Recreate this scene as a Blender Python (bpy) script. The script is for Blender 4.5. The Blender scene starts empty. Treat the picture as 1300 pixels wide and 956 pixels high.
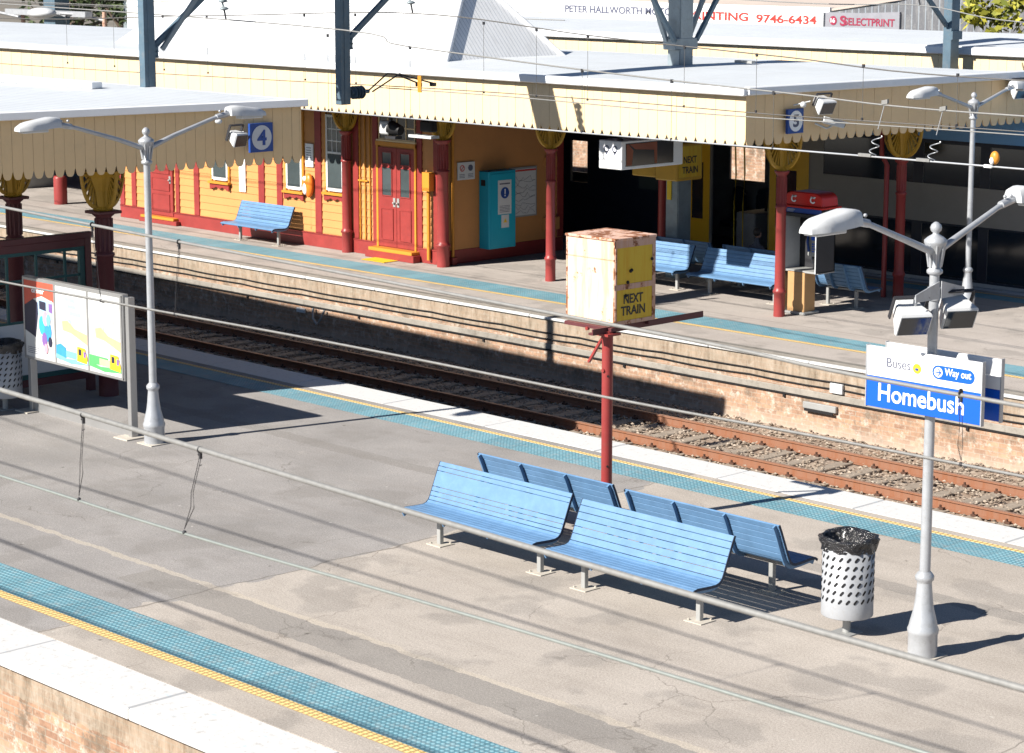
import bpy, math, random
from mathutils import Vector, Matrix
random.seed(7)
R = math.radians
scene = bpy.context.scene
col = scene.collection
PI = math.pi

# ------------------------------------------------------------------ materials
def newmat(name):
    m = bpy.data.materials.new(name); m.use_nodes = True
    nt = m.node_tree; b = nt.nodes['Principled BSDF']
    return m, nt, b
def N(nt, t, **kw):
    n = nt.nodes.new(t)
    for k, v in kw.items():
        if k in n.inputs: n.inputs[k].default_value = v
        else: setattr(n, k, v)
    return n
def coord(nt, scale=(1, 1, 1)):
    tc = N(nt, 'ShaderNodeNewGeometry')
    mp = N(nt, 'ShaderNodeMapping'); mp.inputs['Scale'].default_value = scale
    nt.links.new(tc.outputs['Position'], mp.inputs['Vector']); return mp.outputs['Vector']
def noise(nt, vec, scale, detail=4, rough=.6):
    n = N(nt, 'ShaderNodeTexNoise'); n.inputs['Scale'].default_value = scale
    n.inputs['Detail'].default_value = detail; n.inputs['Roughness'].default_value = rough
    nt.links.new(vec, n.inputs['Vector']); return n.outputs['Fac']
def ramp(nt, fac, stops):
    r = N(nt, 'ShaderNodeValToRGB'); e = r.color_ramp.elements
    while len(e) < len(stops): e.new(.5)
    for i, (p, c) in enumerate(stops):
        e[i].position = p; e[i].color = c if len(c) == 4 else (*c, 1)
    nt.links.new(fac, r.inputs['Fac']); return r.outputs['Color']
def mix(nt, fac, a, b, mode='MIX'):
    m = N(nt, 'ShaderNodeMix'); m.data_type = 'RGBA'; m.blend_type = mode
    for sock, v in ((m.inputs[0], fac), (m.inputs[6], a), (m.inputs[7], b)):
        if isinstance(v, (int, float)): sock.default_value = v
        elif isinstance(v, tuple): sock.default_value = v if len(v) == 4 else (*v, 1)
        else: nt.links.new(v, sock)
    return m.outputs[2]
def math_(nt, op, a, b=None, c=None, clamp=False):
    m = N(nt, 'ShaderNodeMath'); m.operation = op; m.use_clamp = clamp
    for i, v in enumerate((a, b, c)):
        if v is None: continue
        if isinstance(v, (int, float)): m.inputs[i].default_value = v
        else: nt.links.new(v, m.inputs[i])
    return m.outputs[0]
def bump(nt, b, h, strength=.3, dist=.01):
    n = N(nt, 'ShaderNodeBump'); n.inputs['Strength'].default_value = strength; n.inputs['Distance'].default_value = dist
    nt.links.new(h, n.inputs['Height']); nt.links.new(n.outputs[0], b.inputs['Normal'])
def paint(name, c, rough=.5, metal=0, var=.18, sc=3., dirt=None, dirtamt=.35, bmp=.15, spec=.4):
    """painted / plain surface: colour with broad wear, fine grain and optional dirt patches"""
    m, nt, b = newmat(name); v = coord(nt)
    n1 = noise(nt, v, sc, 5); n2 = noise(nt, v, sc * 14, 4)
    lo = tuple(x * (1 - var) for x in c); hi = tuple(min(1, x * (1 + var * .55)) for x in c)
    cc = ramp(nt, n1, [(.3, lo), (.7, hi)])
    cc = mix(nt, .25, cc, ramp(nt, n2, [(.3, lo), (.7, hi)]))
    if dirt:
        n3 = noise(nt, v, sc * 2.3, 8, .75)
        f = ramp(nt, n3, [(.52, (0, 0, 0)), (.68, (dirtamt,) * 3)])
        cc = mix(nt, f, cc, dirt)
    nt.links.new(cc, b.inputs['Base Color'])
    b.inputs['Roughness'].default_value = rough; b.inputs['Metallic'].default_value = metal
    b.inputs['Specular IOR Level'].default_value = spec
    if bmp: bump(nt, b, n2, bmp, .004)
    return m
def glassy(name, c, rough=.10, alpha=None):
    m, nt, b = newmat(name)
    v = coord(nt); n = noise(nt, v, 1.2, 3)
    nt.links.new(ramp(nt, n, [(.3, tuple(x * .7 for x in c)), (.7, c)]), b.inputs['Base Color'])
    b.inputs['Roughness'].default_value = rough; b.inputs['Specular IOR Level'].default_value = .8
    if alpha is not None: b.inputs['Alpha'].default_value = alpha
    return m

M = {}
M['white'] = paint('white_paint', (.80, .80, .79), .5, dirt=(.45, .43, .40), dirtamt=.3)
M['roof_white'] = None
M['maroon'] = paint('maroon_paint', (.30, .042, .038), .42, var=.2, dirt=(.17, .035, .035), dirtamt=.4)
M['redpost'] = paint('red_post_paint', (.29, .042, .040), .4, var=.15, dirt=(.22, .06, .05), dirtamt=.5)
M['ochre'] = paint('ochre_paint', (.52, .30, .035), .5)
M['orange'] = paint('orange_weatherboard_paint', (.60, .275, .095), .55, var=.08, sc=1.5, dirt=(.50, .22, .08), dirtamt=.3)
M['orangetrim'] = paint('orange_trim_paint', (.60, .25, .03), .45, var=.08)
M['bench'] = paint('blue_bench_paint', (.120, .240, .415), .45, var=.18, sc=5, dirt=(.20, .33, .52), dirtamt=.25)
M['galv'] = paint('galvanised_steel', (.36, .365, .36), .5, .2, var=.15, dirt=(.30, .29, .27))
M['steelgrey'] = paint('silver_grey_paint', (.44, .46, .49), .36, .3, var=.14, sc=6, dirt=(.28, .28, .27), dirtamt=.45)
M['lampwhite'] = paint('lamp_housing_paint', (.60, .615, .63), .4, var=.08, sc=5, dirt=(.42, .42, .40), dirtamt=.3)
M['mast'] = paint('blue_grey_steel', (.105, .165, .215), .5, .2, var=.22, sc=4, dirt=(.20, .20, .20), dirtamt=.5)
M['mastlight'] = paint('weathered_steel', (.26, .31, .34), .5, .2, var=.2, sc=4, dirt=(.18, .17, .15), dirtamt=.5)
M['dark'] = paint('dark_metal', (.03, .03, .035), .5)
M['black'] = paint('black_rubber', (.012, .012, .014), .6)
M['wireg'] = paint('galvanised_cable', (.235, .235, .23), .55, .1, var=.2, sc=25)
M['wirecu'] = paint('weathered_copper_wire', (.25, .275, .262), .5, .2, var=.15, sc=20)
M['wired'] = paint('dark_wire', (.13, .125, .12), .5, .2)
M['stain'] = paint('stainless_steel', (.42, .42, .42), .35, .6, var=.1)
M['blue'] = paint('sign_blue', (.006, .10, .60), .4, var=.05, bmp=0)
M['navy'] = paint('sign_navy', (.02, .07, .30), .4, var=.05, bmp=0)
M['signwhite'] = paint('sign_white', (.86, .87, .88), .4, var=.03, bmp=0)
M['letter_white'] = paint('letter_white', (.88, .88, .88), .4, var=.02, bmp=0)
M['letter_grey'] = paint('letter_grey', (.10, .11, .17), .5, var=.08, bmp=0)
M['letter_red'] = paint('letter_red', (.55, .045, .035), .5, var=.08, bmp=0)
M['letter_maroon'] = paint('letter_maroon', (.30, .03, .07), .5, bmp=0)
M['letter_black'] = paint('letter_black', (.03, .03, .03), .5, bmp=0)
M['yellow'] = paint('yellow_paint', (.80, .55, .03), .45, var=.1)
M['trainyellow'] = paint('train_yellow', (.80, .44, .02), .35, var=.05)
M['trough'] = paint('weathered_trough', (.31, .285, .25), .85, var=.3, sc=2, dirt=(.14, .12, .10), dirtamt=.7)
M['trainbody'] = paint('train_body_grey', (.27, .25, .225), .4, var=.08)
M['trainblue'] = paint('train_blue', (.16, .36, .64), .3, var=.08)
M['trainnavy'] = paint('train_navy', (.012, .018, .035), .35)
M['traingrey'] = paint('train_interior_grey', (.35, .35, .36), .5)
M['seatfab'] = paint('seat_fabric', (.02, .035, .07), .8)
M['glassdark'] = glassy('dark_glass', (.012, .020, .030))
M['glasswin'] = glassy('window_glass', (.075, .095, .10), .08)
M['teal'] = paint('teal_cabinet_paint', (.015, .36, .52), .42, var=.07)
M['paper'] = paint('paper', (.62, .64, .66), .7, var=.04, bmp=0)
M['screen'] = glassy('screen_glass', (.03, .022, .018), .12)
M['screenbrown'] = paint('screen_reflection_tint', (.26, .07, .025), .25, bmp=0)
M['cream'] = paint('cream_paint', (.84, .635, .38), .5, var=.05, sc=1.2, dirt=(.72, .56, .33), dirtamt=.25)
M['creamshade'] = paint('cream_paint_shaded', (.84, .605, .335), .5, var=.05, sc=1.2, dirt=(.62, .47, .27), dirtamt=.25)  # shaded copy of the cream, for boards turned away from the sun
M['concrete'] = paint('concrete_pad', (.50, .46, .40), .85, var=.15, sc=8, dirt=(.3, .27, .23))
M['sleeper'] = paint('weathered_timber_sleeper', (.31, .26, .21), .85, var=.25, sc=6, dirt=(.19, .14, .10), dirtamt=.6)
M['clip'] = paint('rusty_clip', (.085, .04, .025), .8)
M['redphone'] = paint('phone_hood_red', (.62, .025, .02), .3, var=.06)
M['skin'] = paint('skin', (.42, .24, .17), .6, var=.06)
M['hair'] = paint('dark_hair', (.02, .015, .012), .6)
M['cloth1'] = paint('grey_checked_shirt', (.10, .10, .12), .85, var=.3, sc=12)
M['cloth2'] = paint('dark_coat', (.02, .02, .025), .85)
M['orangering'] = paint('orange_plastic', (.86, .22, .02), .4)
M['wood'] = paint('phone_stand_panel', (.46, .27, .12), .55, var=.12)
M['teal_frame'] = paint('dark_teal_frame', (.012, .085, .09), .5)
M['maroondark'] = paint('dark_maroon_timber', (.11, .03, .035), .5, var=.15)
M['binmetal'] = paint('bin_powder_coat', (.37, .385, .41), .42, .1, var=.1, sc=8, dirt=(.30, .29, .27), dirtamt=.4)
M['bag'] = None

# platform paving: grey asphalt with a tan resurfaced area, joints, strips and stains
def paving(name, p4):
    m, nt, b = newmat(name); v = coord(nt)
    sx = N(nt, 'ShaderNodeSeparateXYZ'); nt.links.new(v, sx.inputs[0]); X, Y = sx.outputs[0], sx.outputs[1]
    nb = noise(nt, v, .55, 6, .65); nf = noise(nt, v, 38, 3, .7); nm = noise(nt, v, 4.5, 7, .7)
    st = coord(nt, (.35, 1.6, 1)); ns = noise(nt, st, 1.5, 6, .7)
    grey = ramp(nt, nb, [(.3, (.265, .252, .243)), (.7, (.365, .345, .332))])
    tan = ramp(nt, nb, [(.3, (.375, .335, .295)), (.7, (.50, .452, .405))])
    if p4:
        wob = math_(nt, 'MULTIPLY', math_(nt, 'SUBTRACT', noise(nt, v, 1.1, 2), .5), .9)
        xe = math_(nt, 'ADD', X, wob)
        f = math_(nt, 'GREATER_THAN', xe, -21.0)
        # north-east part beyond the central seam is less tan
        c = mix(nt, f, grey, tan)
        # grey trench repair running along the platform
        yw = math_(nt, 'ADD', Y, math_(nt, 'MULTIPLY', math_(nt, 'SUBTRACT', noise(nt, v, 2.5, 4), .5), .22))
        g = math_(nt, 'MULTIPLY', math_(nt, 'GREATER_THAN', yw, 14.78), math_(nt, 'LESS_THAN', yw, 15.32))
        g = math_(nt, 'MULTIPLY', g, math_(nt, 'GREATER_THAN', X, -22.2))
        c = mix(nt, math_(nt, 'MULTIPLY', g, .8), c, (.275, .258, .24))
        g2 = math_(nt, 'MULTIPLY', math_(nt, 'GREATER_THAN', yw, 20.98), math_(nt, 'LESS_THAN', yw, 21.28))
        c = mix(nt, math_(nt, 'MULTIPLY', g2, .55), c, (.24, .225, .21))
        g3 = math_(nt, 'MULTIPLY', math_(nt, 'GREATER_THAN', yw, 15.32), math_(nt, 'LESS_THAN', yw, 15.42))
        c = mix(nt, math_(nt, 'MULTIPLY', g3, .6), c, (.52, .46, .38))
        # transverse joints
        jx = math_(nt, 'ADD', X, math_(nt, 'MULTIPLY', math_(nt, 'SUBTRACT', noise(nt, v, .8, 3), .5), .5))
        for x0, w in ((-20.98, .018), (-11.5, .010), (-31.5, .010)):
            j = math_(nt, 'LESS_THAN', math_(nt, 'ABSOLUTE', math_(nt, 'SUBTRACT', jx, x0)), w)
            c = mix(nt, math_(nt, 'MULTIPLY', j, .6), c, (.15, .135, .12))
    else:
        c = ramp(nt, nb, [(.3, (.375, .335, .305)), (.7, (.475, .43, .395))])
        for y0 in (34.6, 39.4):
            j = math_(nt, 'LESS_THAN', math_(nt, 'ABSOLUTE', math_(nt, 'SUBTRACT', Y, y0)), .02)
            c = mix(nt, math_(nt, 'MULTIPLY', j, .5), c, (.18, .16, .14))
    # fine cracks, only in places
    wv = N(nt, 'ShaderNodeTexNoise'); wv.inputs['Scale'].default_value = 1.4; wv.inputs['Detail'].default_value = 5; nt.links.new(v, wv.inputs['Vector'])
    wa = N(nt, 'ShaderNodeVectorMath'); wa.operation = 'SCALE'; wa.inputs['Scale'].default_value = .9; nt.links.new(wv.outputs['Color'], wa.inputs[0])
    wb = N(nt, 'ShaderNodeVectorMath'); wb.operation = 'ADD'; nt.links.new(v, wb.inputs[0]); nt.links.new(wa.outputs[0], wb.inputs[1])
    ve = N(nt, 'ShaderNodeTexVoronoi'); ve.feature = 'DISTANCE_TO_EDGE'; ve.inputs['Scale'].default_value = .42; nt.links.new(wb.outputs[0], ve.inputs['Vector'])
    ck = math_(nt, 'MULTIPLY', math_(nt, 'LESS_THAN', ve.outputs['Distance'], .0035), ramp(nt, noise(nt, v, .45, 2), [(.50, (0, 0, 0)), (.56, (.42,) * 3)]))
    c = mix(nt, ck, c, (.13, .115, .10))
    vs_ = N(nt, 'ShaderNodeTexVoronoi'); vs_.inputs['Scale'].default_value = 2.3; nt.links.new(v, vs_.inputs['Vector'])
    c = mix(nt, ramp(nt, vs_.outputs['Distance'], [(.030, (.7,) * 3), (.05, (0, 0, 0))]), c, (.58, .56, .52))
    # stains, scuffs, grain
    c = mix(nt, ramp(nt, ns, [(.50, (0, 0, 0)), (.75, (.30,) * 3)]), c, (.21, .185, .165))
    c = mix(nt, ramp(nt, nm, [(.58, (0, 0, 0)), (.75, (.30,) * 3)]), c, (.50, .46, .41))
    vo = N(nt, 'ShaderNodeTexVoronoi'); vo.inputs['Scale'].default_value = 1.3; nt.links.new(v, vo.inputs['Vector'])
    c = mix(nt, ramp(nt, vo.outputs['Distance'], [(.018, (.75,) * 3), (.045, (0, 0, 0))]), c, (.10, .09, .08))
    nbp = noise(nt, v, .9, 3, .5)
    c = mix(nt, ramp(nt, nbp, [(.54, (0, 0, 0)), (.60, (.35,) * 3)]), c, (.22, .205, .19))
    nq = noise(nt, v, 90, 2, .6)
    c = mix(nt, .5, c, ramp(nt, nf, [(.32, (.60,) * 3), (.68, (1.28,) * 3)]), 'MULTIPLY')
    c = mix(nt, .5, c, ramp(nt, nq, [(.35, (.55,) * 3), (.65, (1.35,) * 3)]), 'MULTIPLY')
    nt.links.new(c, b.inputs['Base Color']); b.inputs['Roughness'].default_value = .9
    b.inputs['Specular IOR Level'].default_value = .2
    bump(nt, b, nf, .35, .006)
    return m
M['pave4'] = paving('asphalt_platform', True); M['pave5'] = paving('concrete_platform', False)

def tactile():
    m, nt, b = newmat('teal_tactile'); v = coord(nt)
    sx = N(nt, 'ShaderNodeSeparateXYZ'); nt.links.new(v, sx.inputs[0])
    P = .066
    def cell(s): return math_(nt, 'SUBTRACT', math_(nt, 'FRACT', math_(nt, 'DIVIDE', s, P)), .5)
    a, c2 = cell(sx.outputs[0]), cell(sx.outputs[1])
    d = math_(nt, 'SQRT', math_(nt, 'ADD', math_(nt, 'MULTIPLY', a, a), math_(nt, 'MULTIPLY', c2, c2)))
    nb = noise(nt, v, 1.5, 5)
    base = ramp(nt, nb, [(.3, (.085, .21, .265)), (.7, (.12, .275, .34))])
    dot = ramp(nt, nb, [(.3, (.19, .38, .45)), (.7, (.27, .47, .54))])
    c = mix(nt, ramp(nt, d, [(.26, (1, 1, 1)), (.36, (0, 0, 0))]), base, dot)
    nm = noise(nt, v, 7, 6, .7)
    c = mix(nt, ramp(nt, nm, [(.50, (0, 0, 0)), (.70, (.55,) * 3)]), c, (.33, .34, .33))
    fj = math_(nt, 'ABSOLUTE', math_(nt, 'SUBTRACT', math_(nt, 'FRACT', math_(nt, 'DIVIDE', sx.outputs[0], .6)), .5))
    c = mix(nt, math_(nt, 'MULTIPLY', math_(nt, 'GREATER_THAN', fj, .49), .6), c, (.05, .09, .10))
    sc_ = N(nt, 'ShaderNodeCombineXYZ'); nt.links.new(math_(nt, 'FLOOR', math_(nt, 'DIVIDE', sx.outputs[0], .6)), sc_.inputs[0])
    wn = N(nt, 'ShaderNodeTexWhiteNoise'); nt.links.new(sc_.outputs[0], wn.inputs['Vector'])
    c = mix(nt, .35, c, ramp(nt, wn.outputs['Value'], [(0, (.7, .72, .74)), (1, (1.2, 1.18, 1.15))]), 'MULTIPLY')
    nt.links.new(c, b.inputs['Base Color']); b.inputs['Roughness'].default_value = .75
    bump(nt, b, ramp(nt, d, [(.2, (1, 1, 1)), (.4, (0, 0, 0))]), .6, .008)
    return m
M['tactile'] = tactile()
def yellowrow():
    m, nt, b = newmat('yellow_tactile'); v = coord(nt)
    sx = N(nt, 'ShaderNodeSeparateXYZ'); nt.links.new(v, sx.inputs[0])
    fr = math_(nt, 'FRACT', math_(nt, 'DIVIDE', sx.outputs[0], .075))
    fy = math_(nt, 'FRACT', math_(nt, 'DIVIDE', sx.outputs[1], .062))
    s = math_(nt, 'MULTIPLY', math_(nt, 'LESS_THAN', fr, .62), math_(nt, 'GREATER_THAN', fy, .2))
    c = mix(nt, s, (.40, .27, .11), (.86, .62, .26))
    nt.links.new(c, b.inputs['Base Color']); b.inputs['Roughness'].default_value = .7
    bump(nt, b, s, .5, .008); return m
M['yrow'] = yellowrow()
def whiteedge():
    m, nt, b = newmat('white_edge_paint'); v = coord(nt)
    n1 = noise(nt, v, 2.2, 6, .7); n2 = noise(nt, v, 11, 6, .75); n3 = noise(nt, coord(nt, (1, 3, 1)), 3, 5, .7)
    c = mix(nt, ramp(nt, n2, [(.56, (0, 0, 0)), (.68, (.75,) * 3)]), (.61, .61, .605), (.36, .335, .30))
    c = mix(nt, ramp(nt, n3, [(.60, (0, 0, 0)), (.68, (.6,) * 3)]), c, (.42, .55, .64))
    c = mix(nt, ramp(nt, n1, [(.6, (0, 0, 0)), (.8, (.35,) * 3)]), c, (.60, .58, .53))
    nt.links.new(c, b.inputs['Base Color']); b.inputs['Roughness'].default_value = .7
    bump(nt, b, n2, .2, .004); return m
M['edge'] = whiteedge()

def brickwall(name, render_top=True):
    m, nt, b = newmat(name); g = N(nt, 'ShaderNodeNewGeometry')
    sx = N(nt, 'ShaderNodeSeparateXYZ'); nt.links.new(g.outputs['Position'], sx.inputs[0])
    cb = N(nt, 'ShaderNodeCombineXYZ'); nt.links.new(sx.outputs[0], cb.inputs[0]); nt.links.new(sx.outputs[2], cb.inputs[1])
    br = N(nt, 'ShaderNodeTexBrick'); nt.links.new(cb.outputs[0], br.inputs['Vector'])
    br.inputs['Scale'].default_value = 1.0; br.inputs['Brick Width'].default_value = .24; br.inputs['Row Height'].default_value = .085
    br.inputs['Mortar Size'].default_value = .009; br.inputs['Mortar Smooth'].default_value = .3; br.inputs['Bias'].default_value = 0
    br.inputs['Color1'].default_value = (.47, .29, .19, 1); br.inputs['Color2'].default_value = (.27, .155, .105, 1)
    br.inputs['Mortar'].default_value = (.36, .30, .24, 1)
    v = g.outputs['Position']
    n1 = noise(nt, v, 1.0, 6, .65); n2 = noise(nt, v, 5, 7, .75); n4 = noise(nt, v, 2.1, 6, .7)
    c = br.outputs['Color']
    c = mix(nt, ramp(nt, n1, [(.35, (.05,) * 3), (.7, (.5,) * 3)]), c, (.40, .28, .20))
    c = mix(nt, ramp(nt, n2, [(.53, (0, 0, 0)), (.62, (.75,) * 3)]), c, (.58, .50, .43))
    c = mix(nt, ramp(nt, n4, [(.52, (0, 0, 0)), (.64, (.75,) * 3)]), c, (.15, .12, .09))
    n6 = noise(nt, v, 13, 5, .7); c = mix(nt, .6, c, ramp(nt, n6, [(.3, (.62,) * 3), (.7, (1.3,) * 3)]), 'MULTIPLY')
    if render_top:
        st = noise(nt, coord(nt, (5, 1, 1.3)), 1.6, 6, .75)
        cr = ramp(nt, st, [(.3, (.13, .105, .075)), (.5, (.31, .26, .20)), (.72, (.43, .37, .30))])
        hz = math_(nt, 'ADD', sx.outputs[2], math_(nt, 'MULTIPLY', math_(nt, 'SUBTRACT', n2, .5), .12))
        c = mix(nt, math_(nt, 'MULTIPLY', math_(nt, 'GREATER_THAN', hz, -.47), .72), c, cr)
        lowf = N(nt, 'ShaderNodeMapRange'); nt.links.new(sx.outputs[2], lowf.inputs[0])
        lowf.inputs[1].default_value = -1.02; lowf.inputs[2].default_value = -1.30
        c = mix(nt, math_(nt, 'MULTIPLY', lowf.outputs[0], .6), c, (.50, .42, .35))
    nt.links.new(c, b.inputs['Base Color']); b.inputs['Roughness'].default_value = .9
    b.inputs['Specular IOR Level'].default_value = .15
    bump(nt, b, br.outputs['Fac'], -.5, .01)
    return m
M['brick'] = brickwall('old_brick_platform_face'); M['brick2'] = brickwall('station_brick', False)

def roofmat(name, axis, c1=(.64, .675, .71), pitch=.19, stren=.5):
    m, nt, b = newmat(name); v = coord(nt)
    sx = N(nt, 'ShaderNodeSeparateXYZ'); nt.links.new(v, sx.inputs[0])
    fr = math_(nt, 'FRACT', math_(nt, 'DIVIDE', sx.outputs[axis], pitch))
    rib = math_(nt, 'GREATER_THAN', fr, .84)
    n1 = noise(nt, v, .7, 5); n2 = noise(nt, v, 6, 5, .7)
    c = ramp(nt, n1, [(.3, tuple(x * .9 for x in c1)), (.7, c1)])
    c = mix(nt, ramp(nt, n2, [(.55, (0, 0, 0)), (.75, (.25,) * 3)]), c, (.55, .53, .50))
    n5 = noise(nt, coord(nt, (.5, 4, 1) if axis else (4, .5, 1)), 1.6, 6, .75)
    c = mix(nt, ramp(nt, n5, [(.5, (0, 0, 0)), (.75, (.4,) * 3)]), c, (.46, .45, .43))
    lap = math_(nt, 'LESS_THAN', math_(nt, 'FRACT', math_(nt, 'DIVIDE', sx.outputs[1 - axis], 3.1)), .012)
    c = mix(nt, math_(nt, 'MULTIPLY', lap, .5), c, (.36, .38, .40))
    c = mix(nt, math_(nt, 'MULTIPLY', rib, .6), c, (.33, .38, .43))
    nt.links.new(c, b.inputs['Base Color']); b.inputs['Roughness'].default_value = .55
    bump(nt, b, rib, stren, .02); return m
M['roofX'] = roofmat('white_ribbed_roof', 0); M['roofY'] = roofmat('white_ribbed_roof_cross', 1)
M['hipE'] = roofmat('corrugated_hip_brightened', 1, (.90, .91, .92), .115, .8); M['hipS'] = roofmat('corrugated_hip_front', 0, (.78, .79, .80), .115, .5)  # hip ends coloured paler than the front slope to brighten the shaded east face
M['farwall'] = roofmat('grey_corrugated_wall', 0, (.13, .135, .15), .3, .6)
M['farsign'] = paint('grey_sign_board', (.27, .275, .31), .6, bmp=0)
M['gutter'] = paint('white_gutter', (.80, .82, .85), .4, var=.05)
M['farroof'] = paint('pale_brown_roof', (.50, .43, .38), .7, var=.1, sc=.4)

def rust(name, c, amt=.5, low=0.):
    m, nt, b = newmat(name); v = coord(nt)
    n1 = noise(nt, v, 4.5, 8, .75); n2 = noise(nt, coord(nt, (9, 9, .8)), 1.3, 6, .7); n3 = noise(nt, v, 22, 5, .7)
    cc = mix(nt, ramp(nt, n2, [(.46, (0, 0, 0)), (.62, (.9,) * 3)]), c, tuple(x * y for x, y in zip(c, (.96, .78, .60))))
    r = ramp(nt, n3, [(.3, (.13, .045, .02)), (.7, (.34, .13, .05))])
    cc = mix(nt, ramp(nt, n1, [(amt, (0, 0, 0)), (amt + .05, (1, 1, 1))]), cc, r)
    nt.links.new(cc, b.inputs['Base Color']); b.inputs['Roughness'].default_value = .8
    bump(nt, b, n1, .4, .01); return m
M['rustcream'] = rust('rusting_cream_paint', (.78, .565, .425), .60)
M['rusttop'] = rust('heavily_rusted_top', (.62, .42, .34), .47)
M['rustpink'] = rust('rust_streaked_edge', (.55, .36, .28), .53)
M['rustyellow'] = rust('faded_yellow_panel', (.64, .45, .045), .68)
M['rail'] = rust('rusty_rail', (.245, .115, .068), .62)
M['railtop'] = paint('worn_rail_head', (.36, .21, .15), .45, .3, var=.15, sc=9)

def ballast():
    m, nt, b = newmat('ballast_stone'); v = coord(nt)
    vo = N(nt, 'ShaderNodeTexVoronoi'); vo.inputs['Scale'].default_value = 17; nt.links.new(v, vo.inputs['Vector'])
    sp = N(nt, 'ShaderNodeSeparateColor'); nt.links.new(vo.outputs['Color'], sp.inputs[0])
    c = ramp(nt, sp.outputs[0], [(0, (.18, .14, .11)), (.5, (.30, .24, .19)), (1, (.42, .35, .28))])
    n1 = noise(nt, v, 1.2, 5)
    c = mix(nt, ramp(nt, n1, [(.4, (0, 0, 0)), (.7, (.5,) * 3)]), c, (.30, .18, .11))
    nt.links.new(c, b.inputs['Base Color']); b.inputs['Roughness'].default_value = .95
    bump(nt, b, vo.outputs['Distance'], -1, .04); return m
M['ballast'] = ballast()
def stonemat():
    m, nt, b = newmat('loose_stone'); g = N(nt, 'ShaderNodeNewGeometry')
    c = ramp(nt, g.outputs['Random Per Island'], [(0, (.17, .13, .10)), (.4, (.27, .215, .165)), (.8, (.35, .285, .225)), (1, (.44, .37, .30))])
    nt.links.new(c, b.inputs['Base Color']); b.inputs['Roughness'].default_value = .95; return m
M['stone'] = stonemat()
def bagmat():
    m, nt, b = newmat('black_bin_bag'); v = coord(nt)
    b.inputs['Base Color'].default_value = (.014, .014, .017, 1); b.inputs['Roughness'].default_value = .16; b.inputs['Specular IOR Level'].default_value = .9
    n = noise(nt, v, 16, 5, .65); bump(nt, b, n, 1., .05); return m
M['bag'] = bagmat()
def leafmat(name, a, c):
    m, nt, b = newmat(name); g = N(nt, 'ShaderNodeNewGeometry')
    nt.links.new(ramp(nt, g.outputs['Random Per Island'], [(0, a), (1, c)]), b.inputs['Base Color'])
    b.inputs['Roughness'].default_value = .7; return m
M['leafdark'] = leafmat('dark_foliage', (.02, .04, .012), (.07, .10, .03))
M['leafmid'] = leafmat('mid_foliage', (.05, .09, .02), (.16, .21, .05))
M['leafyellow'] = leafmat('yellow_green_foliage', (.14, .17, .02), (.42, .38, .04))
M['bark'] = paint('bark', (.12, .09, .07), .9)
M['ground'] = paint('bare_ground', (.20, .18, .15), .95, var=.3, sc=.5)

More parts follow.
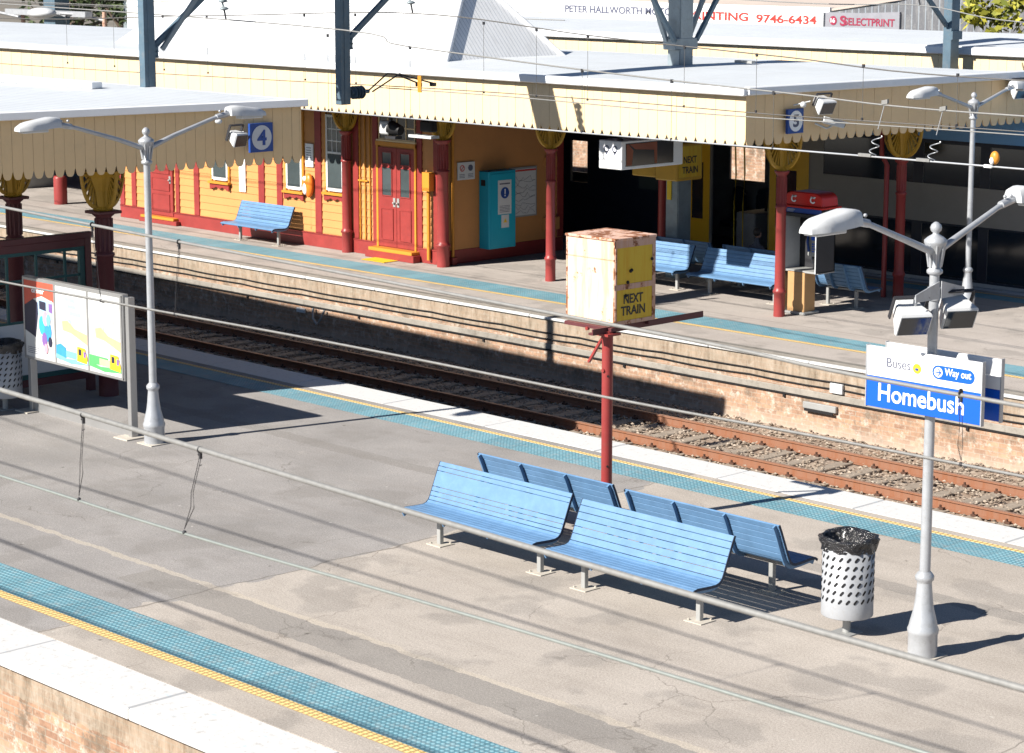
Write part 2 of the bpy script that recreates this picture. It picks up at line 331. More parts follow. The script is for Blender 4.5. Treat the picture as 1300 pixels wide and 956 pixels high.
# ------------------------------------------------------------------ mesh builder
class MB:
    def __init__(s): s.v = []; s.f = []; s.m = []; s.sm = []
    def add(s, vs, fs, m=0, smooth=False):
        o = len(s.v); s.v += [tuple(v) for v in vs]
        for f in fs: s.f.append(tuple(i + o for i in f)); s.m.append(m); s.sm.append(smooth)
        return s
    def box(s, x0, x1, y0, y1, z0, z1, m=0):
        v = [(x0, y0, z0), (x1, y0, z0), (x1, y1, z0), (x0, y1, z0), (x0, y0, z1), (x1, y0, z1), (x1, y1, z1), (x0, y1, z1)]
        return s.add(v, [(0, 3, 2, 1), (4, 5, 6, 7), (0, 1, 5, 4), (1, 2, 6, 5), (2, 3, 7, 6), (3, 0, 4, 7)], m)
    def obox(s, c, ax, ay, az, m=0):
        """box from centre and three half-axis vectors"""
        c, ax, ay, az = map(Vector, (c, ax, ay, az)); v = []
        for k in (-1, 1):
            for i, j in ((-1, -1), (1, -1), (1, 1), (-1, 1)): v.append(c + ax * i + ay * j + az * k)
        return s.add(v, [(0, 3, 2, 1), (4, 5, 6, 7), (0, 1, 5, 4), (1, 2, 6, 5), (2, 3, 7, 6), (3, 0, 4, 7)], m)
    def poly(s, pts, m=0): return s.add(pts, [tuple(range(len(pts)))], m)
    def prism(s, pts, d, m=0):
        """extrude a 3D polygon by vector d"""
        n = len(pts); d = Vector(d); a = [Vector(p) for p in pts]; v = a + [p + d for p in a]
        return s.add(v, [tuple(range(n))[::-1], tuple(range(n, 2 * n))] + [(i, (i + 1) % n, n + (i + 1) % n, n + i) for i in range(n)], m)
    def tube(s, p0, p1, r0, r1=None, n=12, m=0, cap=True):
        r1 = r0 if r1 is None else r1
        p0, p1 = Vector(p0), Vector(p1); d = (p1 - p0).normalized()
        a = d.orthogonal().normalized(); b = d.cross(a); v = []
        for p, r in ((p0, r0), (p1, r1)):
            for i in range(n):
                t = 2 * PI * i / n; v.append(p + (a * math.cos(t) + b * math.sin(t)) * r)
        s.add(v, [(i, (i + 1) % n, n + (i + 1) % n, n + i) for i in range(n)], m, True)
        if cap: s.add(v, [tuple(range(n))[::-1], tuple(range(n, 2 * n))], m)
        return s
    def path(s, pts, r, n=8, m=0):
        pts = [Vector(p) for p in pts]; k = len(pts); v = []
        up = Vector((0, 0, 1))
        for i, p in enumerate(pts):
            d = (pts[min(k - 1, i + 1)] - pts[max(0, i - 1)]).normalized()
            a = d.cross(up); a = a.normalized() if a.length > 1e-3 else d.orthogonal().normalized()
            b = a.cross(d); rr = r[i] if isinstance(r, (list, tuple)) else r
            for j in range(n):
                t = 2 * PI * j / n; v.append(p + (a * math.cos(t) + b * math.sin(t)) * rr)
        f = [(i * n + j, i * n + (j + 1) % n, (i + 1) * n + (j + 1) % n, (i + 1) * n + j) for i in range(k - 1) for j in range(n)]
        s.add(v, f, m, True); return s.add([v[j] for j in range(n)] + [v[(k - 1) * n + j] for j in range(n)], [tuple(range(n)), tuple(range(n, 2 * n))[::-1]], m)
    def lathe(s, prof, c=(0, 0, 0), n=24, m=0, flute=0):
        v = []; k = len(prof)
        for r, z in prof:
            for i in range(n):
                t = 2 * PI * i / n; q = r * (1 - flute * (i % 2)); v.append((c[0] + q * math.cos(t), c[1] + q * math.sin(t), c[2] + z))
        f = [(i * n + j, i * n + (j + 1) % n, (i + 1) * n + (j + 1) % n, (i + 1) * n + j) for i in range(k - 1) for j in range(n)]
        s.add(v, f, m, flute == 0)
        return s.add(v[:n] + v[-n:], [tuple(range(n))[::-1], tuple(range(n, 2 * n))], m)
    def ball(s, c, r, m=0, n=14, k=9):
        rx, ry, rz = r if isinstance(r, tuple) else (r, r, r); v = []
        for i in range(k + 1):
            a = PI * i / k
            for j in range(n):
                t = 2 * PI * j / n; v.append((c[0] + rx * math.sin(a) * math.cos(t), c[1] + ry * math.sin(a) * math.sin(t), c[2] + rz * math.cos(a)))
        return s.add(v, [(i * n + j, (i + 1) * n + j, (i + 1) * n + (j + 1) % n, i * n + (j + 1) % n) for i in range(k) for j in range(n)], m, True)
    def build(s, name, mats, parent=None, bevel=0, off=None):
        if not isinstance(mats, (list, tuple)): mats = [mats]
        o = Vector((0, 0, 0)); p = parent
        while p is not None: o += p.location; p = p.parent
        if off is not None: o += Vector(off)
        me = bpy.data.meshes.new(name)
        me.from_pydata([(v[0] - o.x, v[1] - o.y, v[2] - o.z) for v in s.v], [], s.f); 
        for mt in mats: me.materials.append(M[mt] if isinstance(mt, str) else mt)
        me.polygons.foreach_set('material_index', s.m); me.polygons.foreach_set('use_smooth', s.sm)
        me.validate(); me.update()
        ob = bpy.data.objects.new(name, me); col.objects.link(ob)
        if parent is not None: ob.parent = parent
        if off is not None: ob.location = off
        if bevel:
            bv = ob.modifiers.new('bevel', 'BEVEL'); bv.width = bevel; bv.segments = 1; bv.limit_method = 'ANGLE'; bv.angle_limit = R(50)
        return ob

def tag(o, label=None, cat=None, group=None, kind=None):
    if label: o['label'] = label
    if cat: o['category'] = cat
    if group: o['group'] = group
    if kind: o['kind'] = kind
    return o
def thing(name, label, cat, loc=(0, 0, 0), group=None):
    o = bpy.data.objects.new(name, None); col.objects.link(o); o.location = loc; o.empty_display_size = .2
    return tag(o, label, cat, group)
def struct(name, mb, mats, bevel=0): return tag(mb.build(name, mats, None, bevel), kind='structure')
KIDS = {}
def dup(root, loc=None, rotz=None, label=None):
    def cp(o, par):
        c = o.copy(); col.objects.link(c)
        if par is not None: c.parent = par
        for ch in list(o.children): cp(ch, c)
        return c
    r = cp(root, None)
    if loc is not None: r.location = loc
    if rotz is not None: r.rotation_euler = (0, 0, rotz)
    if label: r['label'] = label
    return r
def text(s, name, mat, parent, o, w, h, face='-Y', depth=.004, bold=.0, sheet=False):
    """lettering: o = lower left corner (world), w,h = size; face '-Y' or '+X' or '+Z'"""
    cu = bpy.data.curves.new('lettering', 'FONT'); cu.body = s; cu.size = 1; cu.extrude = .001; cu.offset = bold; cu.resolution_u = 6
    tmp = bpy.data.objects.new('tmp_lettering', cu); col.objects.link(tmp)
    dg = bpy.context.evaluated_depsgraph_get(); me = bpy.data.meshes.new_from_object(tmp.evaluated_get(dg))
    bpy.data.objects.remove(tmp); bpy.data.curves.remove(cu)
    xs = [v.co.x for v in me.vertices]; ys = [v.co.y for v in me.vertices]; zs = [v.co.z for v in me.vertices]
    x0, x1, y0, y1, z0, z1 = min(xs), max(xs), min(ys), max(ys), min(zs), max(zs)
    oo = Vector((0, 0, 0)); p = parent
    while p is not None: oo += p.location; p = p.parent
    for v in me.vertices:
        a = (v.co.x - x0) / (x1 - x0) * w; b = (v.co.y - y0) / (y1 - y0) * h; c = (v.co.z - z0) / max(1e-6, z1 - z0) * depth
        if face == '-Y': q = Vector((o[0] + a, o[1] - c, o[2] + b))
        elif face == '+X': q = Vector((o[0] + c, o[1] + a, o[2] + b))
        else: q = Vector((o[0] + a, o[1] + b, o[2] + c))
        v.co = q - oo
    me.materials.clear(); me.materials.append(M[mat])
    ob = bpy.data.objects.new(name, me); col.objects.link(ob)
    if parent is not None: ob.parent = parent
    return ob
def each(name, mt, parent, boxes, bevel=0):
    return [MB().box(*q).build(name, mt, parent, bevel) for q in boxes]
def lerp(a, b, t): return a + (b - a) * t
# ------------------------------------------------------------------ setting
XL, XR = -95., 25.
struct('ground', MB().poly([(-900, -200, -1.78), (900, -200, -1.78), (900, 1500, -1.78), (-900, 1500, -1.78)]), 'ground')
# island platform nearest the camera (P4) and the one across the tracks (P5/P6)
struct('near_platform', MB().box(XL, XR, 12.93, 23.75, -1.75, 0), 'pave4')
struct('far_platform', MB().box(XL, XR, 31.95, 41.0, -1.75, 0), 'pave5')
def coping(name, y0, y1, s, h=.13):
    # white painted coping with a rounded nose overhanging the wall
    b = MB(); x = XL
    rnd = random.Random(int(y0 * 10))
    while x < XR:
        L = 2.4; dz = rnd.uniform(-.004, .004)
        b.box(x + .006, x + L - .006, y0, y1, -h, dz); x += L
    return struct(name, b, 'edge', .015)
coping('platform_edge', 12.20, 12.93, -1); coping('platform_edge', 23.75, 24.46, 1)
coping('platform_edge', 31.74, 31.83, -1, .055); coping('platform_edge', 41.0, 41.30, 1)
def sheet(name, y0, y1, z, mt): struct(name, MB().box(XL, XR, y0, y1, z - .003, z), mt)
for y0, y1 in ((13.50, 14.12), (22.93, 23.46), (33.26, 34.06), (40.1, 40.6)): sheet('tactile_paving', y0, y1, .008, 'tactile')
for y0, y1 in ((13.34, 13.49), (23.465, 23.555), (33.10, 33.21), (40.62, 40.7)): sheet('yellow_tactile_line', y0, y1, .010, 'yrow')
struct('grey_edge_line', MB().box(XL, XR, 31.831, 31.95, -.056, .0), 'trough'); sheet('grey_edge_line', 31.96, 32.16, .005, 'trough')

def wallthing(label, y0, y1, zt=-.13):
    return tag(MB().box(XL, XR, y0, y1, -1.75, zt).build('brick_platform_wall', 'brick'), label, 'wall')
wallthing('sunlit old brick face below the station building platform, carrying black cables', 31.79, 31.94, -.057)
wallthing('brick face under the bench platform edge on its hidden track side', 23.76, 24.34)
wallthing('brick face below the white edge at the near lower corner of the platform', 12.32, 12.90)
wallthing('shaded brick face below the train side of the far platform', 41.02, 41.2)

# ballast beds with real undulation
def bed(y0, y1, x0, x1, z=-1.305, tracks=()):
    b = MB(); nx, ny = int((x1 - x0) / .35), int((y1 - y0) / .25); rnd = random.Random(3)
    for i in range(nx + 1):
        for j in range(ny + 1):
            x = x0 + (x1 - x0) * i / nx; y = y0 + (y1 - y0) * j / ny
            zz = z + rnd.uniform(-.025, .03)
            if any(abs(y - t) < .55 for t in tracks): zz -= .0
            b.v.append((x, y, zz))
    W = ny + 1
    for i in range(nx):
        for j in range(ny):
            b.f.append((i * W + j, (i + 1) * W + j, (i + 1) * W + j + 1, i * W + j + 1)); b.m.append(0); b.sm.append(True)
    return tag(b.build('ballast_bed', 'ballast'), kind='structure')
bed(24.34, 31.82, -70, 5); bed(3, 12.32, -40, 8); bed(41.2, 56, -80, 0)

# loose ballast stones, nobody could count them
def stones(n, x0, x1, y0, y1, z, seed, dens=None):
    rnd = random.Random(seed); b = MB()
    base = [(0, 0, 1), (.9, 0, .3), (.2, .9, .25), (-.8, .5, .3), (-.7, -.6, .2), (.3, -.9, .3), (.1, .1, -.8)]
    fs = [(0, 1, 2), (0, 2, 3), (0, 3, 4), (0, 4, 5), (0, 5, 1), (6, 2, 1), (6, 3, 2), (6, 4, 3), (6, 5, 4), (6, 1, 5)]
    for _ in range(n):
        x = rnd.uniform(x0, x1); y = rnd.uniform(y0, y1); s = rnd.uniform(.018, .042)
        a = rnd.uniform(0, 6.28); ca, sa = math.cos(a), math.sin(a)
        zz = z + rnd.uniform(-.005, .03); v = []
        for p in base:
            px, py, pz = (q * rnd.uniform(.7, 1.2) for q in p)
            v.append((x + s * (px * ca - py * sa) * 1.2, y + s * (px * sa + py * ca), zz + s * pz * .8))
        b.add(v, fs)
    return tag(b.build('ballast_gravel', 'stone'), 'loose grey brown ballast stones between the rails and the walls', 'gravel', kind='stuff')
stones(12000, -42, -16.5, 27.6, 31.78, -1.288, 11)
stones(3500, -60, -42, 28.0, 31.78, -1.288, 12)
stones(1500, -24, -14, 9.5, 12.3, -1.295, 13)

# rails
def rail(x0, x1, y, label):
    t = thing('rail', label, 'rail', (x0, y, -1.27), 'rusty railway rails')
    pf = [(-.07, 0), (.07, 0), (.07, .012), (.012, .03), (.010, .125), (.035, .137), (.035, .162), (-.035, .162), (-.035, .137), (-.010, .125), (-.012, .03), (-.07, .012)]
    MB().prism([(x0, y + a, -1.275 + c) for a, c in pf][::-1], (x1 - x0, 0, 0)).build('rail_body', 'rail', t)
    MB().box(x0, x1, y - .030, y + .030, -1.1125, -1.109).build('rail_head', 'railtop', t)
    return t
rail(-80, -5, 28.80, 'rusty rail of the visible track, the one closer to the benches')
rail(-80, -5, 30.31, 'rusty rail of the visible track, the one beside the brick wall')
rail(-80, -5, 25.15, 'rusty rail right beside the bench platform edge, hidden by the platform')
rail(-80, -5, 26.65, 'rusty rail of the hidden track, second from the bench platform')
rail(-35, 3, 11.48, 'rusty rail of the nearest track beside the lower platform wall')
rail(-35, 3, 9.97, 'rusty rail of the nearest track farther from the platform wall')
# sleepers with their clips
def sleeper():
    t = thing('sleeper', 'weathered timber sleeper with rusty clips under the rails', 'sleeper', (0, 0, 0), 'sleepers under the rails')
    b = MB(); rnd = random.Random(5)
    b.box(-.12, .12, -1.28, 1.28, -1.42, -1.262); b.build('timber', 'sleeper', t, .012)
    for y in (-.755, .755):
        for s in (-1, 1):
            c = MB(); c.box(-.05, .05, y + s * .075, y + s * .135, -1.262, -1.225); c.tube((-.02, y + s * .10, -1.23), (-.02, y + s * .10, -1.19), .02, n=8); c.build('clip', 'clip', t, .004)
    return t
s0 = sleeper(); first = True
for x in [(-52 + .61 * i) for i in range(61)]:
    o = s0 if first else dup(s0)
    first = False; o.location = (x, 29.555, 0)
for i in range(16): dup(s0, (-23.5 + .61 * i, 10.72, 0))

# services on the brick wall
def sagline(p, q, sag, n=14):
    return [Vector(p).lerp(Vector(q), i / n) + Vector((0, 0, -sag * 4 * (i / n) * (1 - i / n))) for i in range(n + 1)]
for z, lb in ((-.30, 'upper of two black cables clipped along the sunlit brick wall'), (-.42, 'lower of two black cables clipped along the sunlit brick wall')):
    pts = []; x = XL
    rnd = random.Random(int(z * -100))
    while x < 0:
        pts += sagline((x, 31.76, z), (x + 2.2, 31.76, z), rnd.uniform(.005, .028), 5)[:-1]; x += 2.2
    c = tag(MB().path(pts, .013, 6).build('wall_cable', 'black'), lb, 'cable', 'cables along the brick wall')
t = thing('cable_trough', 'long grey concrete cable trough fixed along the brick wall', 'cable trough', (-50, 31.75, -.66))
MB().box(XL, -2, 31.755, 31.79, -.65, -.53).build('trough', 'trough', t, .01)
MB().box(XL, -2, 31.75, 31.79, -.672, -.652).build('shadow_strip', 'black', t)  # black strip stands in for the shadow line under the trough
for x in range(-62, -16, 4):
    MB().box(x, x + .05, 31.76, 31.79, -.74, -.66).build('bracket', 'black', t)
def wallbits():
    t = thing('wall_pipe_bracket', 'small white pipe brackets and pipe stubs fixed low on the brick wall', 'pipe bracket', (-39.4, 31.8, -.8))
    MB().path([(-39.5, 31.72, -.68), (-39.45, 31.68, -.9), (-39.3, 31.66, -1.02)], .03, 8).build('pipe', 'galv', t)
    MB().path([(-39.1, 31.72, -.68), (-39.15, 31.68, -.85), (-39.3, 31.66, -1.02)], .025, 8).build('pipe', 'galv', t)
    MB().box(-40.15, -39.85, 31.76, 31.79, -.84, -.74).build('plate', 'paper', t)
    t = thing('wall_junction_box', 'white and black junction box fixed to the brick wall left of the name sign', 'junction box', (-24.8, 31.8, -.7))
    MB().box(-25.5, -24.75, 31.72, 31.79, -.86, -.74).build('box', 'galv', t, .01)
    MB().box(-25.45, -24.8, 31.70, 31.72, -.90, -.855).build('slot', 'black', t)
    MB().box(-24.9, -24.62, 31.72, 31.79, -.50, -.32).build('cover', 'paper', t, .01)
wallbits()

# ------------------------------------------------------------------ scalloped boards
def fascia_boards(b, p0, p1, zt, zb, w, cut, th=.03, zt1=None, zb1=None, out=None, m=0):
    """row of vertical boards from p0 to p1 (xy), tongue shaped lower ends"""
    p0, p1 = Vector((*p0, 0)), Vector((*p1, 0)); d = p1 - p0; n = max(1, round(d.length / w)); u = d / n; wl = u.length
    nrm = Vector((d.y, -d.x, 0)).normalized() if out is None else Vector(out).normalized()
    zt1 = zt if zt1 is None else zt1; zb1 = zb if zb1 is None else zb1
    for i in range(n):
        t = (i + .5) / n; a = p0 + u * i; top = lerp(zt, zt1, t); bot = lerp(zb, zb1, t)
        g = .010; pr = [(g, top), (g, bot + cut), (.08, bot + cut * .72), (.13, bot + cut * .42), (.22, bot + cut * .14), (.36, bot), (.64, bot), (.78, bot + cut * .14), (.87, bot + cut * .42), (.92, bot + cut * .72), (1 - g, bot + cut), (1 - g, top)]
        b.prism([a + u * s + Vector((0, 0, z)) + nrm * (0 if i % 2 else .003) for s, z in pr], -nrm * th, m)
    # backing so gaps read dark, not open
    b.add([p0 - nrm * th + Vector((0, 0, zb + cut + .02)), p1 - nrm * th + Vector((0, 0, zb1 + cut + .02)), p1 - nrm * th + Vector((0, 0, zt1)), p0 - nrm * th + Vector((0, 0, zt))], [(0, 1, 2, 3)], m)
    return b

# ---- canopy over the near platform (left of picture)
C4 = thing('platform_canopy', 'platform canopy with white ribbed roof and brown shaded boards, carrying number 4', 'canopy', (-30, 20, 0))
ne, se = (-29.5, 23.5), (-31.45, 17.2)
zt = 4.84
b = MB()
roof = [(ne[0] + .10, ne[1] + .06, zt + .03), (-75, 24.55, zt + .03), (-75, 13.2, zt - .12), (-32.6, 13.2, zt - .12)]
b.prism([(x, y, z) for x, y, z in roof], (0, 0, -.07)).build('roof', 'roofY', C4)
dirv = Vector((ne[0] + 32.65, ne[1] - 13.2, 0)).normalized(); outn = Vector((dirv.y, -dirv.x, 0))
sw = (-32.65, 13.2)
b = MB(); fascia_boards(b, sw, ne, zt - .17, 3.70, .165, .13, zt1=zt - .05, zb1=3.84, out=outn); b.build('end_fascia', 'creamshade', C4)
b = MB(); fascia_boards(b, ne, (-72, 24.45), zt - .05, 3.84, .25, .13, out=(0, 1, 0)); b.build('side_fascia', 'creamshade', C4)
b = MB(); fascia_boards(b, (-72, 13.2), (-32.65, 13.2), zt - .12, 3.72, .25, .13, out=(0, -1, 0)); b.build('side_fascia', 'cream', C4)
b = MB(); a = Vector((*sw, zt - .13)); c = Vector((*ne, zt - .01))
b.obox((a + c) / 2 + outn * .05, (c - a) / 2 + Vector((.05, .14, 0)) * .6, outn * .07, (0, 0, .062)); b.build('gutter', 'gutter', C4, .01)
b = MB(); b.prism([(ne[0] + .02, 23.50, zt - .06), (ne[0] + .02, 23.60, zt - .06), (-75, 24.66, zt - .06), (-75, 24.56, zt - .06)], (0, 0, .09)); b.build('gutter', 'gutter', C4, .01)
b = MB()  # roof step / flashing crossing the sheets
b.obox((-42.5, 22.4, zt + .08), (8.2, .35, 0), (-.01, .12, 0), (0, 0, .06)); b.build('roof_flashing', 'gutter', C4, .01)
b = MB()
for x in (-32.5, -36.5, -40.5, -44.5): b.box(x - .05, x + .05, 13.4, 23.5, 4.45, 4.66)
b.build('rafters', 'maroondark', C4)

# ---- canopy over the far platform
C5 = thing('platform_canopy', 'long canopy of sunlit cream boards with scalloped edge, carrying number 5', 'canopy', (-28, 37, 0))
p_a, p_b = (-28.03, 32.98), (-27.15, 41.1)
b = MB(); b.prism([(-28.0, 32.94, 4.66), (-100, 32.94, 4.66), (-100, 37, 4.72), (-27.6, 37, 4.72)], (0, 0, -.07))
b.prism([(-27.6, 37, 4.72), (-100, 37, 4.72), (-100, 41.2, 4.70), (-27.1, 41.2, 4.70)], (0, 0, -.07)); b.build('roof', 'roofX', C5)
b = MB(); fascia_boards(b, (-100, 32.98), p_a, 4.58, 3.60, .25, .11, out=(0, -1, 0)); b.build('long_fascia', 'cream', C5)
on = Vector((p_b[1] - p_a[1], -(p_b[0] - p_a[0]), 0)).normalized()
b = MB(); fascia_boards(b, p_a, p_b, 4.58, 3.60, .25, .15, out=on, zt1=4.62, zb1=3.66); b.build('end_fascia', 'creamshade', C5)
b = MB(); b.box(-100, -27.96, 32.82, 32.98, 4.56, 4.72); b.build('gutter', 'gutter', C5, .02)
b = MB(); a = Vector((*p_a, 4.65)); c = Vector((*p_b, 4.68)); b.obox((a + c) / 2 + on * .05, (c - a) / 2 * 1.01, on * .07, (0, 0, .08)); b.build('gutter', 'gutter', C5, .02)
b = MB()
for i in range(14):
    x = -29.2 - i * 3.37; b.box(x - .06, x + .06, 33.0, 41.0, 4.30, 4.52)
for y in (34.2, 35.2, 38.87, 40.0): b.box(-78, -28.2, y - .04, y + .04, 4.18, 4.30)
b.build('underside_beams', 'maroondark', C5)
b = MB(); b.box(-78, -28.2, 33.1, 40.9, 4.53, 4.56); b.build('ceiling_lining', 'maroondark', C5)
b = MB()
for (x, y) in ((-47, 36.0), (-60, 35.4), (-33.5, 39)): b.box(x, x + .5, y, y + .12, 4.74, 4.80)
b.build('roof_vent', 'galv', C5)
# ------------------------------------------------------------------ columns with fan capitals
def column(x, y, ztop, zc, r, label, cat='column', shade='redpost', sq=False, kr=.52, plate=None, name='canopy_column', group='cast iron canopy columns'):
    """zc height of the capital's foot, kr reach of the fan brackets"""
    t = thing(name, label, cat, (x, y, 0), group)
    b = MB()
    b.lathe([(r * 1.10, 0), (r * 1.10, .07), (r * 1.08, .10), (r * 1.08, .46), (r * 1.28, .48), (r * 1.30, .52), (r * 1.06, .55), (r, .60), (r * .94, zc - .75), (r * 1.12, zc - .74), (r * 1.12, zc - .70), (r * .9, zc - .68), (r * .88, zc - .10), (r * 1.2, zc - .06), (r * 1.45, zc - .02), (r * 1.45, zc)], (x, y, 0), 24)
    b.build('shaft', shade, t)
    b = MB()
    for i in range(12):
        a = 2 * PI * i / 12; cx, cy = x + math.cos(a) * r * .9, y + math.sin(a) * r * .9
        b.tube((cx, cy, zc - .66), (cx, cy, zc - .12), r * .12, n=6)
    b.build('fluting', shade, t)
    if plate: MB().box(x - plate, x + plate, y - plate, y + plate, zc - .04, zc + .01).build('abacus', shade, t, .01)
    b = MB(); H = ztop - zc
    b.lathe([(r * 1.0, 0), (r * 1.15, .05 * H), (r * .95, .12 * H), (r * 1.2, .5 * H), (r * 1.9, .85 * H), (r * 2.5, H)], (x, y, zc), 20, flute=.12)
    b.build('capital', 'ochre', t)
    for dx, dy in ((1, 0), (-1, 0), (0, 1), (0, -1)):
        b = MB(); D = Vector((dx, dy, 0)); S = Vector((-dy, dx, 0)) * .03; c = Vector((x, y, ztop)); K = H * .95
        n = 10
        for (ra, rb) in ((.90, 1.0), (.30, .38)):
            for i in range(n):
                a0, a1 = PI / 2 * i / n, PI / 2 * (i + 1) / n
                q = [c + D * (r * .8 + kr * rr * math.cos(a)) + Vector((0, 0, -K * rr * math.sin(a))) for rr, a in ((ra, a0), (rb, a0), (rb, a1), (ra, a1))]
                b.prism([p - S for p in q], S * 2)
        for i in range(1, 7):
            a = PI / 2 * (i - .5) / 6.2
            p = c + D * (r * .8 + kr * .36 * math.cos(a)) + Vector((0, 0, -K * .36 * math.sin(a))); q = c + D * (r * .8 + kr * .93 * math.cos(a)) + Vector((0, 0, -K * .93 * math.sin(a)))
            u = (q - p) / 2; w = Vector((0, 0, 1)).cross(S).normalized() if 0 else u.cross(S).normalized() * .016
            b.obox((p + q) / 2, u, S * .7, w)
        b.build('bracket', 'ochre', t)
    return t
column(-35.52, 35.25, 3.62, 2.93, .105, 'slim red column between the teal cabinet wall and the rusty box', kr=.40)
column(-28.95, 35.2, 3.62, 2.93, .105, 'slim red column touching the red telephone booth', kr=.40)
column(-28.75, 38.87, 3.62, 2.93, .105, 'dark red column behind the telephone booth, beside its downpipe', kr=.42)
column(-35.5, 38.87, 3.62, 2.93, .105, 'shaded red column near the train doors behind the rusty box', kr=.40)
column(-38.80, 35.02, 3.62, 2.93, .135, 'thick maroon column at the corner of the station building', kr=.34)
column(-42.25, 35.02, 3.62, 2.93, .12, 'maroon column against the building wall between sash window and double doors', kr=.34)
column(-31.52, 20.95, 3.75, 3.08, .15, 'maroon column with a wide gold capital behind the advertising board', kr=.30, plate=.22, shade='maroondark')
column(-34.35, 21.0, 3.75, 3.08, .14, 'dark maroon column behind the perforated bin at the picture edge', kr=.3, plate=.2, shade='maroondark')
t = thing('downpipe', 'dark red drainpipe running down beside the rear canopy column', 'drainpipe', (-29.05, 38.75, 0))
MB().path([(-29.15, 38.7, 3.6), (-29.15, 38.7, 3.0), (-29.02, 38.72, 2.8), (-29.02, 38.72, 0)], .055, 10).build('pipe', 'redpost', t)

# ------------------------------------------------------------------ station building
B = thing('station_building', 'orange weatherboard station building with maroon doors and white hipped roof', 'station building', (-45, 37, 0))
X0, X1, Y0, Y1 = -51.95, -38.95, 35.15, 39.05
def boards(b, x0, x1, y, z0, z1, p=.19, face='y'):
    k = int(round((z1 - z0) / p))
    for i in range(k):
        a = z0 + (z1 - z0) * i / k; c = z0 + (z1 - z0) * (i + 1) / k
        if face == 'y':
            b.add([(x0, y - .022, a), (x1, y - .022, a), (x1, y - .004, c), (x0, y - .004, c), (x0, y, a), (x1, y, a)], [(0, 1, 2, 3), (4, 5, 1, 0)])
        else:  # wall facing +X, x0 is plane, (x1,y)= y range
            b.add([(x0 + .022, x1, a), (x0 + .022, y, a), (x0 + .004, y, c), (x0 + .004, x1, c), (x0, x1, a), (x0, y, a)], [(0, 1, 2, 3), (4, 5, 1, 0)])
b = MB(); boards(b, X0, X1, Y0, .33, 4.5); boards(b, X1, Y0, Y1, .33, 4.5, face='x'); b.box(X0, X1 - .001, Y0 + .001, Y1, .0, 4.5); b.build('wall', 'orange', B)
b = MB(); b.box(X0 - .03, X1 + .04, Y0 - .05, Y0, 0, .33); b.box(X1, X1 + .04, Y0, Y1, 0, .33); b.box(X0 - .03, X1 + .05, Y0 - .065, Y0, .315, .345); b.build('skirting', 'maroon', B, .006)
pil = []
for x, w in ((-51.88, .1), (-51.33, .1), (-50.72, .08), (-49.33, .08), (-48.48, .11), (-45.72, .12), (-44.98, .11), (-43.45, .12), (-42.02, .10), (-41.30, .09), (-39.72, .09), (-39.15, .08)):
    pil.append((x - w, x + w, Y0 - .045, Y0, .345, 4.4))
pil += [(X1, X1 + .045, Y1 - .2, Y1, .345, 4.4), (X1, X1 + .045, Y0, Y0 + .1, .345, 4.4)]
each('pilaster', 'maroon', B, pil, .006)
b = MB()
for x in (-41.85, -41.66, -41.48): b.box(x - .012, x + .012, Y0 - .06, Y0 - .03, .345, 3.5)
b.box(-41.9, -41.55, Y0 - .07, Y0 - .05, 1.75, 1.79); b.build('conduit', 'orangetrim', B)
def window(x0, x1, z0, z1, grid=False, glass='glasswin'):
    f = MB(); w = .06; y = Y0 - .05
    f.box(x0 - w, x0, y - .02, Y0, z0 - w, z1 + w); f.box(x1, x1 + w, y - .02, Y0, z0 - w, z1 + w)
    f.box(x0, x1, y - .021, Y0, z0 - w * 1.3, z0); f.box(x0, x1, y - .02, Y0, z1, z1 + w)
    zm = (z0 + z1) / 2
    f.box(x0, x1, y - .018, Y0, zm - .025, zm + .025)
    if grid:
        for i in (1, 2): xx = lerp(x0, x1, i / 3); f.box(xx - .012, xx + .012, y - .012, Y0, zm, z1)
        for i in (1, 2): zz = lerp(zm, z1, i / 3); f.box(x0, x1, y - .011, Y0, zz - .012, zz + .012)
    o = f.build('window', 'white', B, .004)
    MB().box(x0, x1, y, Y0 - .01, z0, z1).build('pane', glass, o)
    s = MB(); s.box(x0 - .16, x1 + .16, Y0 - .14, Y0 - .02, z0 - .17, z0 - .11); s.build('sill', 'orangetrim', o, .006)
    a = MB(); pts = []; k = 16; L = x1 - x0 + .26
    for i in range(k + 1):
        u = i / k; pts.append((x0 - .13 + L * u, Y0 - .09, z0 - .24 - .055 * abs(math.sin(u * PI * 3)) - (.06 if u < .07 or u > .93 else 0)))
    a.prism([(x0 - .13, Y0 - .09, z0 - .175), *pts, (x1 + .13, Y0 - .09, z0 - .175)][::-1], (0, .05, 0)); a.build('apron', 'maroon', o)
    c = MB()
    for xx in (x0 - .125, x1 + .065): c.box(xx, xx + .06, Y0 - .055, Y0, z0 - .1, z1 + .2)
    c.build('casing', 'orangetrim', o); return o
window(-47.70, -47.15, 1.42, 3.1); window(-44.62, -44.12, 1.42, 3.1); window(-43.05, -42.52, 1.50, 3.22, True)
